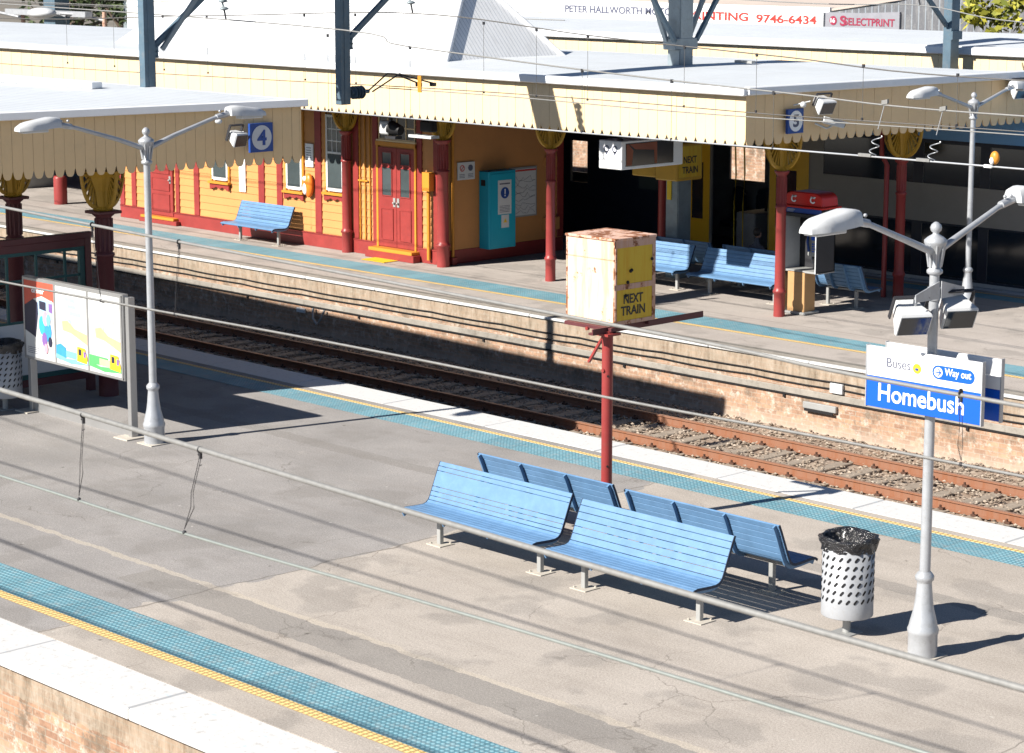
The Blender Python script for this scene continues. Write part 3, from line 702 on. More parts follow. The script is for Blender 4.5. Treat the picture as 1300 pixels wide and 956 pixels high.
def panel_door(x0, x1, z0, z1, glass, latch):
    d = MB(); y = Y0 - .05; d.box(x0, x1, y - .02, Y0, z0, z1)
    o = d.build('door', 'maroon', B, .004); w = x1 - x0; h = z1 - z0
    def pan(a, c, e, f, mt='maroon', nm='door_panel'):
        p = MB(); X_0, X_1, Z_0, Z_1 = x0 + w * a, x0 + w * c, z0 + h * e, z0 + h * f
        p.box(X_0, X_1, y - .028, y - .019, Z_0, Z_1); q = .02
        for bx in ((X_0 - q, X_1 + q, Z_0 - q, Z_0), (X_0 - q, X_1 + q, Z_1, Z_1 + q), (X_0 - q, X_0, Z_0, Z_1), (X_1, X_1 + q, Z_0, Z_1)):
            p.box(bx[0], bx[1], y - .04, y - .019, bx[2], bx[3], 1)
        p.build(nm, [mt, 'maroon'], o)
    if glass: pan(.25, .75, .52, .80, 'glasswin', 'pane'); pan(.25, .75, .84, .95, 'glasswin', 'pane'); pan(.2, .8, .08, .38)
    else: pan(.14, .86, .06, .26); pan(.14, .86, .32, .46); pan(.14, .86, .53, .76); pan(.14, .86, .82, .95)
    k = MB(); lx = x1 - w * .10 if latch > 0 else x0 + w * .10
    k.ball((lx, y - .06, z0 + h * .45), .03); k.box(lx - .04, lx + .04, y - .035, y - .02, z0 + h * .41, z0 + h * .5); k.build('knob', 'galv', o)
panel_door(-50.55, -49.50, .22, 2.35, False, 1)
panel_door(-41.15, -40.50, .27, 2.62, True, 1); panel_door(-40.49, -39.86, .27, 2.62, True, -1)
each('doorstep', 'orangetrim', B, [(-41.28, -39.72, Y0 - .30, Y0, .17, .25), (-50.8, -49.3, Y0 - .22, Y0, .12, .19)], .01)
each('step_base', 'maroon', B, [(-41.40, -39.66, Y0 - .30, Y0 - .07, 0, .17), (-50.9, -49.2, Y0 - .2, Y0 - .07, 0, .12)], .01)
b = MB(); b.box(-41.22, -41.15, Y0 - .08, Y0, .25, 2.75); b.box(-39.86, -39.80, Y0 - .08, Y0, .25, 2.75); b.box(-41.22, -39.80, Y0 - .10, Y0, 2.66, 2.76); b.build('door_frame', 'orangetrim', B, .005)
f = MB()
for z in (2.80, 3.08, 3.36): f.box(-41.15, -39.85, Y0 - .05, Y0, z, z + .035)
for x in (-41.15, -40.83, -40.51, -40.19, -39.88): f.box(x, x + .03, Y0 - .048, Y0, 2.80, 3.4)
f.box(-41.2, -39.8, Y0 - .09, Y0, 2.76, 2.80)
o = f.build('fanlight', 'cream', B); MB().box(-41.15, -39.85, Y0 - .03, Y0 - .001, 2.8, 3.4).build('pane', 'glassdark', o)
b = MB()
b.path([(-38.86, 35.38, 3.6), (-38.86, 35.38, .16)], .035, 8); b.path([(-39.32, 35.04, 2.0), (-39.32, 35.04, .1)], .045, 8); b.box(-39.42, -39.18, 34.93, 35.1, 1.72, 2.15)
b.build('downpipe', 'orangetrim', B)
MB().box(-38.93, -38.79, 35.31, 35.45, 0, .18).build('pipe_shoe', 'maroon', B, .01)
# dado rail / boxes in the shaded end
b = MB(); b.box(X1, X1 + .06, 38.5, 38.7, .6, 3.0); b.box(X1, X1 + .16, 38.35, 38.8, .55, .85); b.box(X1, X1 + .12, 38.4, 38.75, 2.1, 2.3); b.build('end_conduit', 'orange', B)
# hipped main roof: east hip seen corrugated, sunlit front slope
ax, ay, az = -40.75, 37.6, 6.66
E1, E2 = (-38.95, 35.25, 4.66), (-38.95, 39.07, 4.66); W1, W2, wa = (-52.3, 35.25, 4.66), (-52.3, 39.07, 4.66), (-50.6, 37.6, 6.66)
MB().prism([E1, E2, (ax, ay, az)], (-.03, 0, -.03)).build('hip_roof', 'hipE', B)
MB().prism([W1, E1, (ax, ay, az), wa], (0, .03, -.03)).build('front_roof_slope', 'hipS', B)
MB().prism([E2, W2, wa, (ax, ay, az)], (0, -.03, -.03)).build('rear_roof_slope', 'hipS', B)
MB().prism([W2, W1, wa], (.03, 0, -.03)).build('west_hip', 'hipE', B)
b = MB()
for p in (E1, E2): b.path([Vector(p) + Vector((.02, 0, .01)), Vector((ax + .02, ay, az + .03))], .07, 6)
b.path([(ax, ay, az + .03), Vector(wa) + Vector((0, 0, .03))], .07, 6); b.build('hip_capping', 'gutter', B)

# fittings on the building
def notice(label, x0, x1, z0, z1, cat='notice'):
    t = thing('notice', label, cat, ((x0 + x1) / 2, Y0 - .05, z0))
    MB().box(x0, x1, Y0 - .055, Y0 - .026, z0, z1).build('board', 'signwhite', t, .004); return t
t = notice('tall narrow white station notice right of the small sash window', -46.62, -46.36, 1.12, 2.12)
MB().lathe([(.07, 0), (.07, .004)], (0, 0, 0), 16)
b = MB(); b.tube((-46.49, Y0 - .060, 1.93), (-46.49, Y0 - .0555, 1.93), .055, n=16); b.build('symbol', 'blue', t)
t = notice('white notice above the orange round fitting', -43.92, -43.62, 1.95, 2.52)
b = MB()
for i in range(7): b.box(-43.88, -43.68, Y0 - .058, Y0 - .0555, 2.05 + i * .06, 2.065 + i * .06)
b.build('print', 'letter_grey', t)
t = thing('life_ring', 'orange and white rounded fitting hanging on the orange wall beside a notice', 'wall fitting', (-43.75, Y0 - .1, 1.45))
b = MB(); b.ball((-43.74, Y0 - .1, 1.50), (.17, .10, .30)); b.build('case', 'orangering', t)
b = MB(); b.ball((-43.80, Y0 - .17, 1.42), (.085, .05, .15)); b.ball((-43.82, Y0 - .16, 1.66), (.08, .04, .07)); b.build('patch', 'signwhite', t)
xe = X1 + .046
t = thing('notice', 'white notice with a red ring and a dark disc beside the teal cabinet', 'notice', (xe, 35.86, 1.97))
MB().box(X1 + .02, xe, 35.58, 36.12, 1.95, 2.36).build('board', 'paper', t, .004)
def ring(b, c, r0, r1, face='x', n=20, m=0, d=.004):
    for i in range(n):
        a0, a1 = 2 * PI * i / n, 2 * PI * (i + 1) / n
        q = []
        for rr, a in ((r0, a0), (r1, a0), (r1, a1), (r0, a1)):
            q.append((c[0], c[1] + rr * math.cos(a), c[2] + rr * math.sin(a)) if face == 'x' else (c[0] + rr * math.cos(a), c[1], c[2] + rr * math.sin(a)))
        b.prism(q, (d, 0, 0) if face == 'x' else (0, -d, 0), m)
b = MB(); ring(b, (xe + .001, 35.72, 2.22), .055, .075); b.obox((xe + .003, 35.72, 2.22), (.002, 0, 0), (0, .05, .05), (0, .006, -.006)); b.build('symbol', 'letter_red', t)
b = MB(); b.tube((xe, 35.98, 2.22), (xe + .004, 35.98, 2.22), .075, n=18); b.build('symbol', 'letter_grey', t)
b = MB()
for i in range(3):
    for y in (35.63, 35.90): b.box(xe, xe + .003, y, y + .17, 2.0 + i * .035, 2.012 + i * .035)
b.build('print', 'letter_grey', t)
T = thing('teal_cabinet', 'tall teal cabinet with an exclamation mark notice on the shaded end wall', 'cabinet', (-38.7, 36.75, 0))
xf = X1 + .36
MB().box(X1 + .022, xf, 36.27, 37.14, .30, 2.12).build('body', 'teal', T, .012)
MB().box(xf, xf + .012, 36.32, 37.09, .36, 2.06).build('door', 'teal', T, .004)
MB().box(X1 + .10, X1 + .24, 36.262, 36.27, 1.78, 1.92).build('vent', 'black', T)
xg = xf + .018; MB().box(xf + .012, xg, 36.55, 36.98, 1.10, 1.90).build('notice', 'paper', T)
b = MB(); b.tube((xg, 36.77, 1.60), (xg + .004, 36.77, 1.60), .135, n=24); b.build('symbol', 'navy', T)
b = MB(); b.box(xg + .004, xg + .008, 36.755, 36.785, 1.575, 1.69); b.tube((xg + .004, 36.77, 1.535), (xg + .008, 36.77, 1.535), .018, n=10)
b.build('exclamation_mark', 'signwhite', T)
b = MB()
for i in range(5): b.box(xg, xg + .003, 36.6, 36.93, 1.15 + i * .035, 1.16 + i * .035)
b.box(xg, xg + .003, 36.6, 36.93, 1.80, 1.83); b.build('print', 'letter_grey', T)
MB().box(xf + .012, xg, 36.66, 36.90, .78, 1.08).build('notice', 'paper', T)
b = MB(); b.prism([(xg, 36.72, .90), (xg, 36.84, .90), (xg, 36.78, 1.0)], (.003, 0, 0)); b.build('warning_triangle', 'yellow', T)
t = thing('map_poster', 'network map poster in a thin frame beside the teal cabinet', 'poster', (X1 + .04, 37.68, .95))
MB().box(X1 + .022, X1 + .05, 37.24, 38.14, .93, 2.12).build('frame', 'galv', t, .004)
MB().box(X1 + .05, X1 + .055, 37.28, 38.10, .97, 2.08).build('sheet', 'paper', t)
MB().box(X1 + .055, X1 + .058, 37.28, 38.10, 2.02, 2.06).build('heading', 'letter_red', t)
b = MB(); rnd = random.Random(4)
for i in range(9):
    p = [(X1 + .058, 37.34 + .08 * j + rnd.uniform(-.02, .02), 1.05 + .1 * i + rnd.uniform(-.06, .06)) for j in range(10)]
    b.path(p, .004, 4)
b.build('map_lines', 'letter_grey', t)
# far west bits
t = tag(MB().lathe([(.19, 0), (.19, .74), (.17, .80), (0.02, .82)], (-55.7, 35.6, 0), 20).build('bollard', 'redpost'), 'short red bollard standing alone on the far platform', 'bollard')
t = thing('platform_cabinet', 'light grey panelled cabinet at the far end of the station building platform', 'cabinet', (-60.5, 37.2, 0))
MB().box(-61.9, -59.9, 36.9, 38.1, 0, 1.3).build('body', 'galv', t, .02)
b = MB()
for x in (-61.75, -60.8): b.box(x, x + .8, 36.87, 36.9, .12, 1.15)
b.build('door', 'steelgrey', t, .01)
t = tag(MB().box(-41.02, -40.2, 34.42, 34.98, .004, .018).build('door_mat', 'yellow'), 'small yellow mat on the platform before the double doors', 'mat')

# ------------------------------------------------------------------ rear canopy, rear station building, far buildings
C6 = thing('platform_canopy', 'rear platform canopy with white roof and plain cream fascia below the shop signs', 'canopy', (-40, 49, 0))
b = MB(); fascia_boards(b, (-59, 47), (-20, 47), 4.66, 3.75, .25, .10, out=(0, -1, 0)); b.build('long_fascia', 'cream', C6)
MB().box(-59, -20, 46.85, 47.0, 4.66, 4.84).build('gutter', 'gutter', C6, .02)
MB().prism([(-20, 46.95, 4.86), (-59, 46.95, 4.86), (-59, 51.5, 5.0), (-20, 51.5, 5.0)], (0, 0, -.07)).build('roof', 'roofX', C6)
b = MB()
for x in (-33.2, -28.6, -24.0): b.prism([(x - .5, 46.84, 4.35), (x, 46.84, 4.52), (x + .5, 46.84, 4.35), (x + .5, 46.84, 4.40), (x, 46.84, 4.58), (x - .5, 46.84, 4.40)][::-1], (0, .06, 0))
R6 = thing('brick_station_building', 'brick station building under the rear canopy, seen through the train doors', 'station building', (-40, 50, 0))
MB().box(-59, -20, 48.6, 52, -.5, 4.2).build('wall', 'brick2', R6)
b = MB()
for x in (-38.8, -35.9): b.box(x, x + .07, 48.5, 48.6, 0, 2.6)
b.build('post', 'white', R6)
struct('rear_platform', MB().box(XL, XR, 45.6, 53, -1.75, 0), 'pave5')
# shop building with painted signs
S = thing('shop_building', 'long low shop building with painted printing sign on its white parapet', 'shop', (-60, 70, 0))
MB().box(-100, -54.05, 68.3, 92, -1.7, 4.9).build('wall', 'white', S)
MB().prism([(-68.2, 68.0, 4.15), (-54.1, 68.0, 4.10), (-54.1, 68.0, 4.72), (-68.2, 68.0, 4.86)][::-1], (0, .3, 0)).build('sign_board', 'signwhite', S)
MB().prism([(-66.2, 68.4, 4.9), (-54.0, 68.4, 4.78), (-49.5, 70, 5.55), (-49.0, 92, 8.4), (-66, 92, 8.9)][::-1], (0, 0, .08)).build('roof', 'farroof', S)
MB().prism([(-54.05, 68.1, 4.1), (-47.9, 68.1, 4.0), (-44.6, 68.1, 4.0), (-44.6, 68.1, 6.6), (-50.8, 68.1, 5.15), (-54.05, 68.1, 4.70)][::-1], (0, .3, 0)).build('grey_wall', 'farwall', S)
MB().box(-54.0, -44.6, 68.1, 69, -1.7, 4.0).build('lower_wall', 'farwall', S)
MB().prism([(-54.0, 68.0, 4.13), (-50.6, 68.0, 4.12), (-50.6, 68.0, 4.82), (-52.3, 68.0, 4.74), (-54.0, 68.0, 4.74)][::-1], (0, .09, 0)).build('sign_board', 'farsign', S)
text('PETER HALLWORTH MOTOR', 'lettering', 'letter_grey', S, (-67.7, 67.995, 4.42), 6.3, .30, bold=.028)
text('PRINTING', 'lettering', 'letter_red', S, (-60.9, 67.995, 4.30), 3.15, .33, bold=.03)
text('9746-6434', 'lettering', 'letter_red', S, (-57.35, 67.995, 4.26), 2.95, .33, bold=.03)
text('SELECTPRINT', 'lettering', 'letter_maroon', S, (-53.1, 67.99, 4.28), 2.3, .28, bold=.02)
text('S', 'lettering', 'letter_maroon', S, (-53.3, 67.985, 4.25), .28, .38, bold=.03)
b = MB(); b.tube((-53.62, 68.0, 4.44), (-53.62, 67.985, 4.44), .17, n=20); b.build('sign_disc', 'letter_maroon', S)
text('16', 'lettering', 'letter_white', S, (-53.73, 67.982, 4.36), .2, .17, bold=.02)
# white building and fence far left
t = thing('white_shed', 'bright white shed behind the station roofs beside the dark trees', 'shed', (-105, 80, 0))
MB().box(-105.5, -70, 84, 94, -1.7, 4.6).build('wall', 'white', t)
b = MB()
for i in range(16): b.box(-106 + i * 2.2, -105.9 + i * 2.2, 76, 76.1, -1, 3.4)
for z in (2.2, 2.8, 3.3): b.box(-106, -72, 75.98, 76.02, z, z + .05)
tag(b.build('railing_fence', 'galv'), 'thin grey railing fence in front of the white shed', 'fence')
b = MB()
for i in range(40): b.box(-75 + i * .9, -74.95 + i * .9, 71.5, 71.55, 1.5, 4.0)
for z in (3.2, 3.85): b.box(-75, -40, 71.45, 71.5, z, z + .06)
tag(b.build('railing_fence', 'galv'), 'grey railing fence in front of the trees behind the pyramid roof', 'fence')

def tree(x, y, z0, h, r, mt, label, n=2600, seed=1, leaf=.16, flat=1.):
    t = thing('tree', label, 'tree', (x, y, z0), 'trees behind the station')
    rnd = random.Random(seed); b = MB(); b.path([(x, y, z0), (x + .2, y, z0 + h * .35), (x - .1, y + .1, z0 + h * .75)], [r * .10, r * .07, r * .03], 8)
    cl = []
    for i in range(26):
        a = rnd.uniform(0, 6.28); e = rnd.uniform(-.5, 1); q = rnd.uniform(.35, 1) * r
        c = (x + q * math.cos(a) * flat, y + q * math.sin(a), z0 + h * .62 + e * h * .34); cl.append((c, rnd.uniform(.22, .42) * r))
        if i < 9: b.path([(x, y, z0 + h * .35), c], [r * .04, r * .012], 6)
    b.build('trunk', 'bark', t); b = MB()
    for _ in range(n):
        c, cr = rnd.choice(cl); d = Vector((rnd.gauss(0, 1), rnd.gauss(0, 1), rnd.gauss(0, 1))).normalized() * cr * rnd.uniform(.55, 1.05)
        p = Vector(c) + d; u = Vector((rnd.gauss(0, 1), rnd.gauss(0, 1), rnd.gauss(0, .7))).normalized(); w = u.cross(Vector((rnd.gauss(0, 1), rnd.gauss(0, 1), rnd.gauss(0, 1)))).normalized()
        s = leaf * rnd.uniform(.6, 1.4)
        b.add([p - u * s, p + w * s * .45, p + u * s, p - w * s * .45], [(0, 1, 2, 3)])
    b.build('crown', mt, t); return t
tree(-126, 82, -1.7, 9.5, 4.2, 'leafdark', 'dense dark tree at the upper corner behind the small white lamps', 3600, 1, .22)
tree(-117, 80, -1.7, 8.8, 3.6, 'leafdark', 'dark tree directly behind the distant grey mast', 3200, 2, .22)
tree(-110.5, 81, -1.7, 8.2, 2.9, 'leafmid', 'lighter green tree at the edge of the dark clump beside the white shed', 2600, 3, .2)
tree(-99, 74, -1.7, 9.5, 2.2, 'leafmid', 'small tree tip showing above the white shed', 1500, 4, .2)
tree(-84, 84, -1.7, 9.6, 4.0, 'leafdark', 'dark bushy tree behind the hip of the pyramid roof', 3200, 5, .22)
tree(-77.5, 82, -1.7, 8.6, 3.4, 'leafdark', 'dark tree beside the start of the painted shop sign', 2600, 6, .22)
tree(-76.0, 74, -1.7, 6.3, 1.5, 'leafmid', 'bright green bush in front of the dark trees left of the shop sign', 1300, 7, .16)
tree(-41.1, 62.0, -1.7, 8.4, 1.9, 'leafyellow', 'sunlit yellow green tree at the upper corner beside the grey shop wall', 1900, 8, .17)
# ------------------------------------------------------------------ lamp posts
def lamp_head(t, c, s, sgn):
    """housing running along y from c outward"""
    b = MB(); L = .82 * s; n = 9; k = 8; rings = []
    for i in range(k + 1):
        u = i / k; y = c[1] + sgn * L * u
        w = s * (.125 + .045 * math.sin(min(1, u * 3) * PI / 2)) * (1 if u < .75 else 1 - (u - .75) * 1.9)
        h = s * (.13 + .055 * math.sin(min(1, u * 3.5 + .1) * PI / 2) - .075 * u) * (1 if u < .85 else 1 - (u - .85) * 2.6)
        ring_ = [(c[0] + w * math.cos(PI * j / n), y, c[2] - .05 + h * min(1., math.sin(PI * j / n) * 1.35) * 1.12 - .03 * u) for j in range(n + 1)]
        rings += ring_
    m = n + 1
    b.add(rings, [(i * m + j, i * m + j + 1, (i + 1) * m + j + 1, (i + 1) * m + j) for i in range(k) for j in range(n)], 0, True)
    b.add(rings, [tuple(range(m))[::-1], tuple(range(k * m, k * m + m))])
    b.add(rings, [(i * m, (i + 1) * m, (i + 1) * m + n, i * m + n) for i in range(k)])
    o = b.build('lamp_head', 'lampwhite', t)
    MB().box(c[0] - .10 * s, c[0] + .10 * s, min(c[1] + sgn * .3 * L, c[1] + sgn * .9 * L), max(c[1] + sgn * .3 * L, c[1] + sgn * .9 * L), c[2] - .11, c[2] - .055).build('diffuser', 'paper', o, .01)
def lamp_post(x, y, label, H=4.30, reach=1.45, rise=.42, s=1., fat=1.):
    t = thing('lamp_post', label, 'lamp post', (x, y, 0), 'double arm platform lamp posts')
    b = MB(); q = fat
    b.lathe([(.155 * q, 0), (.155 * q, .25), (.162 * q, .26), (.168 * q, .30), (.150 * q, .34), (.148 * q, .36), (.128 * q, .44), (.108 * q, .52), (.092 * q, .64), (.078 * q, .80), (.078 * q, .82), (.098 * q, .84), (.102 * q, .88), (.080 * q, .91), (.060 * q, .93)], (x, y, 0), 28)
    b.build('base', 'steelgrey', t)
    b = MB(); b.box(x - .19 * q, x + .19 * q, y - .19 * q, y + .19 * q, 0, .015); b.build('foot_plate', 'concrete', t)
    b = MB(); b.lathe([(.058 * q, .90), (.05 * q, H - .2)], (x, y, 0), 20); b.build('pole', 'steelgrey', t)
    b = MB(); b.lathe([(.055, H - .22), (.082, H - .20), (.082, H - .17), (.06, H - .15), (.070, H), (.098, H + .08), (.118, H + .11), (.118, H + .14), (.085, H + .17), (.035, H + .20), (.03, H + .215), (.052, H + .235), (.06, H + .27), (.048, H + .30), (.02, H + .325), (.0, H + .33)], (x, y, 0), 20, m=0)
    for i in range(8):
        a = PI * i / 4; b.tube((x + .062 * math.cos(a), y + .062 * math.sin(a), H - .14), (x + .098 * math.cos(a), y + .098 * math.sin(a), H + .09), .014, n=5)
    b.build('finial', 'steelgrey', t)
    for sg in (-1, 1):
        b = MB(); z0 = H + .03; p = [(x, y + sg * .07, z0), (x, y + sg * .5, z0 + rise * .36), (x, y + sg * reach * .8, z0 + rise * .85), (x, y + sg * reach, z0 + rise)]
        b.path(p, [.04, .034, .030, .030], 10); b.tube((x, y + sg * (reach - .22), z0 + rise * .9), (x, y + sg * (reach + .04), z0 + rise * 1.02), .043, n=12)
        for d in (.05, .16): b.ball((x + .01, y + sg * (reach - d), z0 + rise + .045), .02)
        o = b.build('arm', 'steelgrey', t)
        lamp_head(o, (x, y + sg * reach, z0 + rise + .02), s, sg)
    return t
lamp_post(-13.77, 19.23, 'silver double arm lamp post carrying the blue name sign and two floodlights', reach=1.36, s=.92)
lamp_post(-27.95, 19.36, 'silver double arm lamp post standing right of the advertising board', H=4.42, reach=1.50, s=.82)
lamp_post(-26.65, 38.35, 'pale lamp post on the far platform in front of the train', H=4.12, reach=1.35, s=.95, rise=.34)
def small_lamp(x, y, h, label):
    t = thing('small_lamp_post', label, 'lamp post', (x, y, -1.5), 'distant small lamp posts')
    MB().tube((x, y, -1.5), (x, y, h), .18, .12, 10).build('pole', 'rustpink', t)
    a = MB(); a.path([(x, y, h - .5), (x - 1.6, y - .9, h - .15), (x - 2.4, y - 1.4, h - .1)], .09, 8); a.build('arm', 'steelgrey', t)
    b = MB(); b.ball((x - 3.4, y - 2.0, h - .1), (1.1, .7, .32)); b.build('lamp_head', 'lampwhite', t)
small_lamp(-112.1, 75, 3.25, 'small distant lamp post before the lighter green tree')
small_lamp(-120.8, 75, 3.2, 'small distant lamp post at the picture corner before the dark trees')
t = tag(MB().box(-117.7, -116.5, 74.5, 75.5, -1.7, 12).build('signal_mast', 'mast'), 'distant thick grey mast in front of the dark trees', 'mast')
MB().box(-120.5, -113.2, 74.3, 74.6, 3.0, 3.35).build('cross_beam', 'steelgrey', t, off=None) if 0 else None
b = MB(); b.obox((-116.8, 74.2, 3.1), (4.3, 0, 0), (0, .25, 0), (0, 0, .16)); tag(b.build('gantry_beam', 'steelgrey'), 'distant pale horizontal beam crossing the thick grey mast', 'beam')
tag(MB().box(-114.6, -114.0, 78, 78.6, -1.7, 12).build('signal_mast', 'mastlight'), 'distant slim grey mast right of the thick one', 'mast')

# floodlights on the name sign pole
def floodlight(c, n, label, w=.24, h=.20, d=.34, yoke=True, name='floodlight', mt='lampwhite', grp='floodlights on the sign pole'):
    c, n = Vector(c), Vector(n).normalized(); s = Vector((0, 0, 1)).cross(n).normalized(); u = n.cross(s)
    t = thing(name, label, 'floodlight', c, grp)
    b = MB(); F = [c + n * d / 2 + s * w * a + u * h * e for a, e in ((-1, -1), (1, -1), (1, 1), (-1, 1))]
    K = [c - n * d / 2 + s * w * .62 * a + u * h * .42 * e + u * .03 for a, e in ((-1, -1), (1, -1), (1, 1), (-1, 1))]
    b.add(K + F, [(3, 2, 1, 0), (4, 5, 6, 7), (0, 1, 5, 4), (1, 2, 6, 5), (2, 3, 7, 6), (3, 0, 4, 7)]); b.build('housing', mt, t, .02)
    g = MB(); g.obox(c + n * (d / 2 + .002), s * w * .84, u * h * .78, n * .006); g.build('glass', 'glassdark', t)
    if yoke:
        y = MB()
        for a in (-1, 1): y.obox(c + s * w * .98 * a + u * .07 - n * .05, s * .008, u * .13, n * .022)
        y.obox(c + u * .20 - n * .05, s * w * .98, u * .008, n * .022); y.build('yoke', 'dark', t)
    return t
floodlight((-13.85, 18.92, 3.68), (.72, -.42, -.50), 'grey floodlight on the left side of the sign pole', .19, .14, .34)
floodlight((-13.70, 19.50, 3.70), (.72, -.42, -.50), 'grey floodlight on the right side of the sign pole', .19, .14, .34)
t = thing('floodlight_bracket', 'grey steel bracket plates clamped round the sign pole above the floodlights', 'bracket', (-13.77, 19.23, 3.9))
b = MB()
for s in (-1, 1): b.prism([(-13.70, 19.23 + s * .02, 4.02), (-13.70, 19.23 + s * .42, 3.92), (-13.70, 19.23 + s * .42, 3.84), (-13.70, 19.23 + s * .02, 3.84)], (.012, 0, 0))
b.build('plate', 'steelgrey', t)
b = MB()
for s in (-1, 1): b.path([(-13.72, 19.23 + s * .36, 3.88), (-13.78, 19.23 + s * .30, 3.86), (-13.80, 19.23 + s * .28, 3.78)], .022, 8)
b.tube((-13.77, 19.23, 3.82), (-13.77, 19.23, 3.95), .068, n=16); b.build('clamp', 'steelgrey', t)

# name sign boards, one each side of the pole
def name_sign(y, dx, label, face=True):
    t = thing('station_name_sign', label, 'sign', (-13.77, y, 2.6), 'blue and white name boards on the lamp post')
    x0, x1, z0, zm, z1 = -14.49 + dx, -13.05 + dx, 2.625, 2.955, 3.27
    MB().box(x0, x1, y - .045, y, z0, zm).build('name_board', 'blue', t, .004)
    MB().box(x0, x1, y - .045, y, zm + .001, z1).build('direction_board', 'signwhite', t, .004)
    each('edge_trim', 'steelgrey', t, [(x1, x1 + .012, y - .05, y + .005, z0 - .01, z1 + .01), (x0 - .012, x0, y - .05, y + .005, z0 - .01, z1 + .01)])
    if face:
        f = y - .0465
        text('Homebush', 'name_lettering', 'letter_white', t, (x0 + .16, f, 2.70), 1.08, .19, bold=.014)
        text('Buses', 'lettering', 'letter_grey', t, (x0 + .26, f, 3.075), .30, .10, bold=-.004)
        c = MB(); c.tube((x0 + .645, f, 3.105), (x0 + .645, f - .004, 3.105), .052, n=20); c.build('bus_disc', 'yellow', t)
        c = MB(); c.box(x0 + .625, x0 + .665, f - .007, f - .004, 3.085, 3.11); c.build('bus_symbol', 'navy', t)
        p = MB(); pa, pc, zc, r = x0 + .91, x0 + 1.285, 3.105, .072
        pts = [(pa + r * math.cos(a), f, zc + r * math.sin(a)) for a in [PI / 2 + PI * i / 12 for i in range(13)]] + [(pc + r * math.cos(a), f, zc + r * math.sin(a)) for a in [-PI / 2 + PI * i / 12 for i in range(13)]]
        p.prism(pts, (0, -.004, 0)); p.build('pill', 'blue', t)
        c = MB(); c.tube((pa + .005, f - .004, zc), (pa + .005, f - .008, zc), .053, n=20); c.build('arrow_disc', 'signwhite', t)
        c = MB(); g = f - .008
        c.box(pa - .033, pa + .03, g - .003, g, zc - .006, zc + .006)
        for s in (-1, 1): c.obox((pa + .022, g - .0015, zc + s * .016), (.018, 0, -.018 * s), (.004, 0, .004 * s), (0, .0015, 0))
        c.build('arrow', 'blue', t)
        text('Way out', 'lettering', 'letter_white', t, (pa + .085, f - .004, zc - .045), .325, .10, bold=.012)
    br = MB()
    for x in (-13.95, -13.60): br.box(x - .03, x + .03, y, y + .10, 2.9, 3.0)
    br.build('fixing', 'galv', t)
    return t
name_sign(19.13, 0, 'front board of the pair reading Homebush with Way out and Buses above')
name_sign(19.42, .03, 'rear board of the pair on the lamp post, half hidden behind the front one', False)

M['navydark'] = paint('dark_end_cap', (.02, .035, .07), .6)
